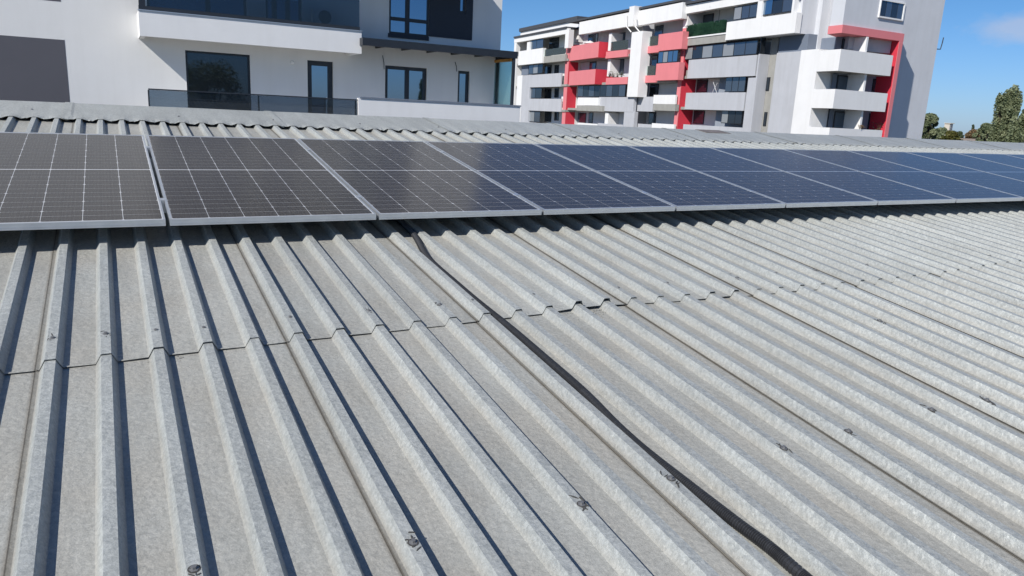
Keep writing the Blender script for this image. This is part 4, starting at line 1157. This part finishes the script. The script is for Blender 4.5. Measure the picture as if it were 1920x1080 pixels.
# upper block, its coral band and the coral frame down its right side
uc = FB.at(1582, 30, -0.35)                                # x of the upper corner
uA = FB.pt(uc[0], -0.35, 0)
FU = Face((uA.x, uA.y), AZ_A)
ufar = FU.at(1560, 20)[0]
ur = aof(FB, 1697, 30, -0.35)
band_b = zof(FB, 1582, 62, -0.25); band_t = zof(FB, 1582, 46.5, -0.25)
def xyU(a, o): p = FU.pt(a, o, 0); return (p.x, p.y)
topz = 19.5
blk_t = zof(FB, 1640, -50, -0.35)
prism('upper_block', M_GREYB, [xyU(ufar, 0), xyU(0, 0), xyB(ur, -0.35), xyB(ur, -8.0), xyB(ur - 0.3, -4.0)], band_t + 0.003, blk_t)
prism('coral_band', M_RED, [xyU(ufar, 0.12), (uA.x - 0.10, uA.y - 0.12), xyB(ur + 0.10, -0.23), xyB(ur + 0.10, -4.2), xyB(ur - 0.3, -4.0)], band_b, band_t)
finx1 = ur + 0.08; finx0 = finx1 - 0.42
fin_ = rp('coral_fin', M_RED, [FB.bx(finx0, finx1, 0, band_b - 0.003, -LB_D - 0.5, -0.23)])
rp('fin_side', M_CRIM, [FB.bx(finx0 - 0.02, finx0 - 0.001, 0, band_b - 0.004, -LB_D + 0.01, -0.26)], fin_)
# window cut high in the upper block (frame > pane, curtain)
a0_, a1_, z0_, z1_ = FB.rect(1648, 1695, -3, 33, -0.35, 1648); z0_ = z0_
wf = rp('window', M_WHITE, [FB.bx(a0_, a1_, z0_, z0_ + 0.10, -0.349, -0.24), FB.bx(a0_, a1_, z1_ - 0.1, z1_, -0.349, -0.24), FB.bx(a0_, a0_ + 0.07, z0_ + 0.101, z1_ - 0.101, -0.349, -0.24), FB.bx(a1_ - 0.12, a1_, z0_ + 0.101, z1_ - 0.101, -0.349, -0.24)])
nw = 4
for i in range(nw):
    w_ = (a1_ - 0.121 - a0_ - 0.071) / nw
    rp('pane', M_WINF if i % 2 else M_WIND, [FB.bx(a0_ + 0.071 + i * w_ + 0.02, a0_ + 0.071 + (i + 1) * w_ - 0.02, z0_ + 0.101, z1_ - 0.101, -0.348, -0.30)], wf)
# light and dark grey columns left of the upper block
FC = FU
k0 = FC.at(1513, 40, -1.2)[0]; k1 = FC.at(1538, 40, -1.2)[0]
prism('grey_column', M_GREYB, [xyU(k0, -1.2), xyU(k1, -1.2), xyU(k1, -6.0), xyU(k0, -6.0)], zof(FC, 1520, 95, -1.2), topz)
prism('grey_column', M_GREYL, [xyU(k1 + 0.003, -1.9), xyU(ufar - 0.003, -1.9), xyU(ufar - 0.003, -6.0), xyU(k1 + 0.003, -6.0)], zof(FC, 1520, 95, -1.2), topz)
# plain right flank
rf0 = finx1 + 0.003
OC = -3.25
rfx = aof(FB, 1750, 130, OC)
FBc = FB
rp('flank_wall', M_GREYB, [FB.bx(rf0, rfx, 0, topz, -LB_D - 9, OC)])
RB_H = zof(FB, 1700, 33, -0.35)
# drain hook on the far edge
hx = rfx
p0 = FB.pt(hx + 0.02, OC, zof(FB, 1757, 92, OC)); 
dv, df = tube([p0, p0 + Vector((0.45, 0, 0.02)), p0 + Vector((0.55, 0, 0.5)), p0 + Vector((0.6, 0, 0.95))], 0.04, 6); obj('drain_pipe', dv, df, M_DARK, RB, RBI)

# ------------------------------------------------------------------ things on the balconies
def chair_or_table(name, label, F, px, py, o, mt, kind):
    a, z = F.at(px, py, o)
    c = F.pt(a, o, z)
    r = empty(name, label, kind, c)
    V, Fc = tube([(0, 0, 0.70), (0, 0, 0.74)], 0.42, 14); obj('tabletop', V, Fc, mt, r)
    for i in range(3):
        w_ = i * 2.09; V, Fc = tube([(0.08 * math.cos(w_), 0.08 * math.sin(w_), 0.70), (0.3 * math.cos(w_), 0.3 * math.sin(w_), 0.0)], 0.02, 6); obj('leg', V, Fc, mt, r)
    return r
fz1 = floors[0]
chair_or_table('garden_table', 'white round table behind the glass of the far top balcony', A1, 1045, 106, -0.6, M_PLAST_W, 'table')
# parasol over the hedge screen
a, z = AG.at(1345, 62, -0.8)
c = AG.pt(a, -0.8, zof(AG, 1290, 73) + 0.28)
pr = empty('parasol', 'pale open parasol above the green hedge screen on the top balcony', 'parasol', c)
V, Fc = tube([(0, 0, 0), (0, 0, 2.35)], 0.02, 6); obj('pole', V, Fc, M_DARK, pr)
V = [(0, 0, 2.42)] + [(1.15 * math.cos(i * math.pi / 4), 1.15 * math.sin(i * math.pi / 4), 2.08) for i in range(8)] + [(0, 0, 2.38)] + [(1.12 * math.cos(i * math.pi / 4), 1.12 * math.sin(i * math.pi / 4), 2.05) for i in range(8)]
obj('canopy', V, [(0, i + 1, (i + 1) % 8 + 1) for i in range(8)] + [(9, 10 + (i + 1) % 8, 10 + i) for i in range(8)] + [(1 + i, 10 + i, 10 + (i + 1) % 8, 1 + (i + 1) % 8) for i in range(8)], M_PLAST_W, pr)
# folded parasol on the first coral balcony
a, z = A2.at(1106, 84, -0.2)
r = empty('parasol', 'small white parasol top showing over the upper coral balcony', 'parasol', A2.pt(a, -0.2, z - 1.5))
V, Fc = tube([(0, 0, 0), (0, 0, 1.7)], 0.02, 6); obj('pole', V, Fc, M_DARK, r)
V = [(0, 0, 1.95)] + [(0.75 * math.cos(i * math.pi / 4), 0.75 * math.sin(i * math.pi / 4), 1.62) for i in range(8)]
obj('canopy', V, [(0, i + 1, (i + 1) % 8 + 1) for i in range(8)] + [tuple(range(8, 0, -1))], M_PLAST_W, r)
# laundry rack / white boxes seen on the grey balconies
for (F, px, py, w_, h_, lab, cat) in ((AG, 1349, 163, 0.9, 0.55, 'white folded drying rack behind the middle grey parapet', 'drying rack'),
                                      (A3, 1217, 127, 0.7, 1.0, 'white cabinet behind the glass of the coral balcony', 'cabinet')):
    a, z = F.at(px, py, -0.9)
    zf = z - h_ / 2 - 0.25
    r = empty(cat.replace(' ', '_'), lab, cat, F.pt(a, -0.9, zf))
    if cat == 'cabinet':
        obj('carcass', *boxes([cbox(-w_ / 2, w_ / 2, -0.2, 0.2, 0, h_)]), M_PLAST_W, r)
        obj('door', *boxes([cbox(-w_ / 2 + 0.02, -0.01, -0.225, -0.202, 0.02, h_ - 0.02)]), M_PLAST_W, r); obj('door', *boxes([cbox(0.01, w_ / 2 - 0.02, -0.225, -0.202, 0.02, h_ - 0.02)]), M_PLAST_W, r)
    else:
        for i in range(5):
            obj('bar', *tube([(-0.5, -0.25 + i * 0.12, 0.9), (0.5, -0.25 + i * 0.12, 0.9)], 0.015, 5), M_PLAST_W, r)
        for sx_ in (-0.5, 0.5):
            obj('leg', *tube([(sx_, -0.28, 0.9), (sx_, 0.28, 0.0)], 0.018, 5), M_PLAST_W, r); obj('leg', *tube([(sx_, 0.28, 0.9), (sx_, -0.28, 0.0)], 0.018, 5), M_PLAST_W, r)

# ------------------------------------------------------------------ vegetation
def leaves(blobs, n, size, rnd, squash=1.0):
    V, Fc = [], []
    tot = sum(b[3] * b[4] for b in blobs)
    for (x, y, z, rx, rz) in blobs:
        m_ = int(n * rx * rz / tot)
        for i in range(m_):
            while 1:
                d = Vector((rnd.uniform(-1, 1), rnd.uniform(-1, 1), rnd.uniform(-1, 1)))
                l_ = d.length
                if 0.25 < l_ < 1: break
            d *= (0.55 + 0.45 * rnd.random()) if l_ < 0.6 else 1.0
            c = Vector((x + d.x * rx, y + d.y * rx, z + d.z * rz))
            s = size * rnd.uniform(0.5, 1.3)
            a = Vector((rnd.gauss(0, 1), rnd.gauss(0, 1), rnd.gauss(0, 0.8))).normalized() * s
            b = a.cross(Vector((rnd.gauss(0, 1), rnd.gauss(0, 1), rnd.gauss(0, 1)))).normalized() * s * 0.7
            k = len(V)
            V += [c - a, c + b * 0.9, c + a, c - b]
            Fc.append((k, k + 1, k + 2, k + 3))
    return V, Fc
def tree(name, label, cat, x, y, h, blobs, n, size, mt, seed, group=None, trunk_r=0.3):
    rnd = random.Random(seed)
    r = empty(name, label, cat, (x, y, 0), group)
    top = max(b[2] for b in blobs)
    V, Fc = tube([(0, 0, 0), (0.1, 0.05, top * 0.3), (0, 0.1, top * 0.65), (0.05, 0, top)], lambda i: trunk_r * (1, 0.75, 0.45, 0.12)[i], 8)
    for b in blobs[::2]:
        z0 = max(1.0, b[2] - 2.5)
        v2, f2_ = tube([(0, 0, z0 * 0.8), (b[0] * 0.5, b[1] * 0.5, (z0 * 0.8 + b[2]) / 2), (b[0], b[1], b[2])], lambda i: trunk_r * (0.4, 0.25, 0.08)[i], 5)
        k = len(V); V += v2; Fc += [tuple(i + k for i in f) for f in f2_]
    obj('trunk', V, Fc, M_BARK, r)
    V, Fc = leaves(blobs, n, size, rnd)
    obj('crown', V, Fc, mt, r)
    return r
def gp(px, dist_):
    """ground position under a pixel column at a given depth"""
    r = ray(px, 250); t = dist_ / r.dot(FWD); p = CAM + r * t
    return p.x, p.y
def zpx(px, py, dist_):
    r = ray(px, py); return (CAM + r * (dist_ / r.dot(FWD))).z
def blobs_col(h0, h1, w, n, seed, lean=0.0, taper=0.6):
    rnd = random.Random(seed); B = []
    for i in range(n):
        t = (i + rnd.random()) / n
        rr = w * (1 - (1 - taper) * t)
        a = rnd.uniform(0, 6.28); q = rnd.uniform(0, 0.75) * rr
        B.append((math.cos(a) * q * 1.15 + lean * t, math.sin(a) * q * 1.15, h0 + (h1 - h0) * t, rnd.uniform(0.13, 0.24) * w, rnd.uniform(0.5, 1.0) * w))
    return B
# poplars
D1 = 95.0
sc1 = D1 / F_PX
x, y = gp(1877, D1)
zt1 = zpx(1885, 166, D1); 
B = blobs_col(1.5, zpx(1870, 180, D1), 25 * sc1, 170, 1, 0, 0.9)
B = [(b[0] * 1.0, b[1], b[2], b[3], b[4]) for b in B]
ex = [(RIGHT.x * 14 * sc1, RIGHT.y * 14 * sc1, zpx(1889, 184, D1), 9 * sc1, 17 * sc1), (RIGHT.x * -12 * sc1, RIGHT.y * -12 * sc1, zpx(1865, 188, D1), 8 * sc1, 12 * sc1), (RIGHT.x * -2 * sc1, RIGHT.y * -2 * sc1, zpx(1875, 188, D1), 7 * sc1, 13 * sc1)]
tree('poplar_tree', 'tallest poplar with a broad upright crown, behind the right end of the ridge', 'tree', x, y, 10, B + ex, 42000, 0.135, M_LEAF, 2)
x, y = gp(1938, 92)
tree('poplar_tree', 'poplar cut by the right edge of the photo, behind the ridge', 'tree', x, y, 10, blobs_col(1.5, zpx(1930, 190, 92), 1.7, 70, 5, 0, 0.5), 14000, 0.18, M_LEAF, 3)
x, y = gp(1908, 90)
tree('bushy_tree', 'lower bushy tree filling the gap right of the tallest poplar', 'tree', x, y, 10, blobs_col(1.5, zpx(1910, 226, 90), 1.9, 60, 8, 0, 0.6), 12000, 0.18, M_LEAF, 9)
def bush(name, label, cat, px, py, hw, dist_, mt, seed, n=2600, size=None, group=None):
    x, y = gp(px, dist_); s = dist_ / F_PX; w = hw * s
    zt_ = zpx(px, py, dist_)
    rnd = random.Random(seed); B = []
    dep = min(zt_ - 1.5, max(2.2 * w, 3.0))
    for i in range(60):
        t = rnd.random() ** 1.3                              # 0 at the top
        env = w * math.sqrt(max(0.05, 1 - (1 - min(1, t * 1.7)) ** 2))
        a = rnd.uniform(0, 6.28); q = rnd.random() ** 0.5 * env * 0.85
        rr = w * rnd.uniform(0.10, 0.24)
        B.append((math.cos(a) * q, math.sin(a) * q, zt_ - rr * 0.8 - t * dep, rr, rr))
    return tree(name, label, cat, x, y, zt_, B, n, size or s * 2.6, mt, seed, group)
bush('leafy_tree', 'dark leafy tree against the right edge of the coral flats', 'tree', 1739, 213, 22, 95, M_LEAF, 21, 12000)
bush('leafy_tree', 'low green tree in front of the distant beige tower', 'tree', 1765, 240, 26, 120, M_LEAF, 22, 9000)
bush('leafy_tree', 'yellowing tree top just over the ridge below the distant tower', 'tree', 1784, 246, 27, 105, M_LEAFY, 23, 9000)
bush('leafy_tree', 'tiny dark round tree on the skyline left of the small cypress', 'tree', 1799, 247, 9, 260, M_LEAFD, 24, 2500)
bush('leafy_tree', 'brownish shrub just over the ridge beside the small cypress', 'shrub', 1826, 243, 16, 150, M_LEAFB, 25, 6000)
bush('leafy_tree', 'green tree directly left of the tallest poplar', 'tree', 1846, 232, 24, 110, M_LEAF, 26, 12000)
x, y = gp(1822, 200)
tree('cypress_tree', 'small pointed cypress on the skyline between the tower and the poplars', 'tree', x, y, 10, blobs_col(2, zpx(1822, 234, 200), 0.9, 16, 31, 0, 0.3), 1500, 0.28, M_LEAFD, 31)
# trees on the near side of the roof: seen only mirrored in the terrace windows
def mirrored(px, py, ym):
    """where a thing stands whose mirror image in the terrace windows shows at a pixel"""
    r_ = ray(px, py); t1 = (DL + 0.16 - CAM.y) / r_.y; t2 = (DL + 0.16 - ym) / r_.y
    return CAM.x + r_.x * (t1 + t2), CAM.z + r_.z * (t1 + t2)
mA, hA = mirrored(385, 104, -26); mB, hB = mirrored(790, 160, -36)
for (x, y, h, w, mt, sd, lab) in ((mA, -26, hA, 3.0, M_LEAF, 41, 'broad leafy tree mirrored in the large terrace window'), (mB, -36, hB, 1.3, M_LEAFD, 42, 'slim conifer mirrored in the double terrace window')):
    if w > 2:
        rnd = random.Random(sd)
        B = [(rnd.uniform(-w, w) * 0.7, rnd.uniform(-w, w) * 0.7, rnd.uniform(4, h - 1), rnd.uniform(0.9, 1.5), rnd.uniform(0.9, 1.4)) for i in range(26)]
    else: B = blobs_col(2, h, w, 24, sd, 0, 0.15)
    tree('leafy_tree' if w > 2 else 'conifer_tree', lab, 'tree', x, y, h, B, 9000, 0.13, mt, sd)
# distant tower and small roof
x, y = gp(1781, 420); s = 420 / F_PX
tb = empty('distant_tower', 'hazy beige tower far off over the yellowing tree', 'tower', (x, y, 0))
zt_ = zpx(1781, 232, 420)
obj('wall', *boxes([cbox(-5 * s, 5 * s, 0, 10 * s, 0, zt_)]), M_BEIGE, tb)
for i in range(3):
    obj('window', *boxes([cbox(-3 * s, 3 * s, -0.3, -0.01, zt_ - (3 + 4.2 * i) * s - 2 * s, zt_ - (3 + 4.2 * i) * s)]), M_GREYD, tb)
obj('roof', *boxes([cbox(-6.3 * s, 6.3 * s, -0.6, 10.6 * s, zt_ + 0.01, zt_ + 1.3 * s)]), M_BEIGE, tb)
x, y = gp(1803, 130); zr = zpx(1803, 259, 130)
hb = empty('small_house', 'small gabled roof just showing over the ridge left of the brown shrub', 'house', (x, y, 0))
obj('wall', *boxes([cbox(-1.6, 1.6, -3, 3, 0, zr - 0.8)]), M_BEIGE, hb)
V = [(-1.8, -3.3, zr - 0.8), (1.8, -3.3, zr - 0.8), (0, -3.3, zr), (-1.8, 3.3, zr - 0.8), (1.8, 3.3, zr - 0.8), (0, 3.3, zr)]
obj('roof', V, [(0, 1, 2), (3, 5, 4), (0, 2, 5, 3), (1, 4, 5, 2), (0, 3, 4, 1)], M_TILE, hb)
# dry plant climbing at the coral fin, weed on the parapet
def plant(name, label, c, hgt, w, n, mt, seed):
    rnd = random.Random(seed); r = empty(name, label, 'plant', c)
    V, Fc = [], []
    for i in range(7):
        a = rnd.uniform(0, 6.28); e = Vector((math.cos(a) * w * rnd.random(), math.sin(a) * w * 0.4, hgt * rnd.uniform(0.6, 1)))
        v2, f2_ = tube([(0, 0, 0), e * 0.5 + Vector((0.03, 0, 0)), e], lambda i: (0.02, 0.015, 0.006)[i], 5)
        k = len(V); V += v2; Fc += [tuple(q + k for q in f) for f in f2_]
    obj('stem', V, Fc, M_BARK, r)
    V, Fc = [], []
    for i in range(n):
        c_ = Vector((rnd.gauss(0, 0.4) * w, rnd.gauss(0, 0.2) * w, rnd.uniform(0.15, 1.05) * hgt)); s = rnd.uniform(0.03, 0.08)
        a = Vector((rnd.gauss(0, 1), rnd.gauss(0, 1), rnd.gauss(0, 1))).normalized() * s; b = a.orthogonal().normalized() * s * 0.6
        k = len(V); V += [c_ - a, c_ + b, c_ + a, c_ - b]; Fc.append((k, k + 1, k + 2, k + 3))
    o = obj('foliage', V, Fc, mt, r)
    return r
a, z = FB.at(1659, 258, 0.1)
plant('balcony_plant', 'dry brown plant at the foot of the coral fin on the lowest right balcony', FB.pt(a, -0.6, z - 0.1), 1.1, 0.55, 120, M_LEAFB, 51)
a, z = FB.at(1616, 243, -0.05)
plant('balcony_plant', 'small weedy plant on the lowest white balcony parapet of the right flats', FB.pt(a, -0.06, zs[2][0]), 0.28, 0.4, 60, M_LEAFB, 52)
for i, px in enumerate((1143, 1150, 1158, 1166)):
    a, z = A2.at(px, 146, -0.25)
    plant('potted_plant', ['leftmost', 'second', 'third', 'rightmost'][i] + ' of the four green plants on the ledge right of the lower coral balcony', A2.pt(a, -0.2, z), 0.6, 0.3, 60, M_LEAFD, 60 + i)['group'] = 'plants on the ledge by the lower coral balcony'
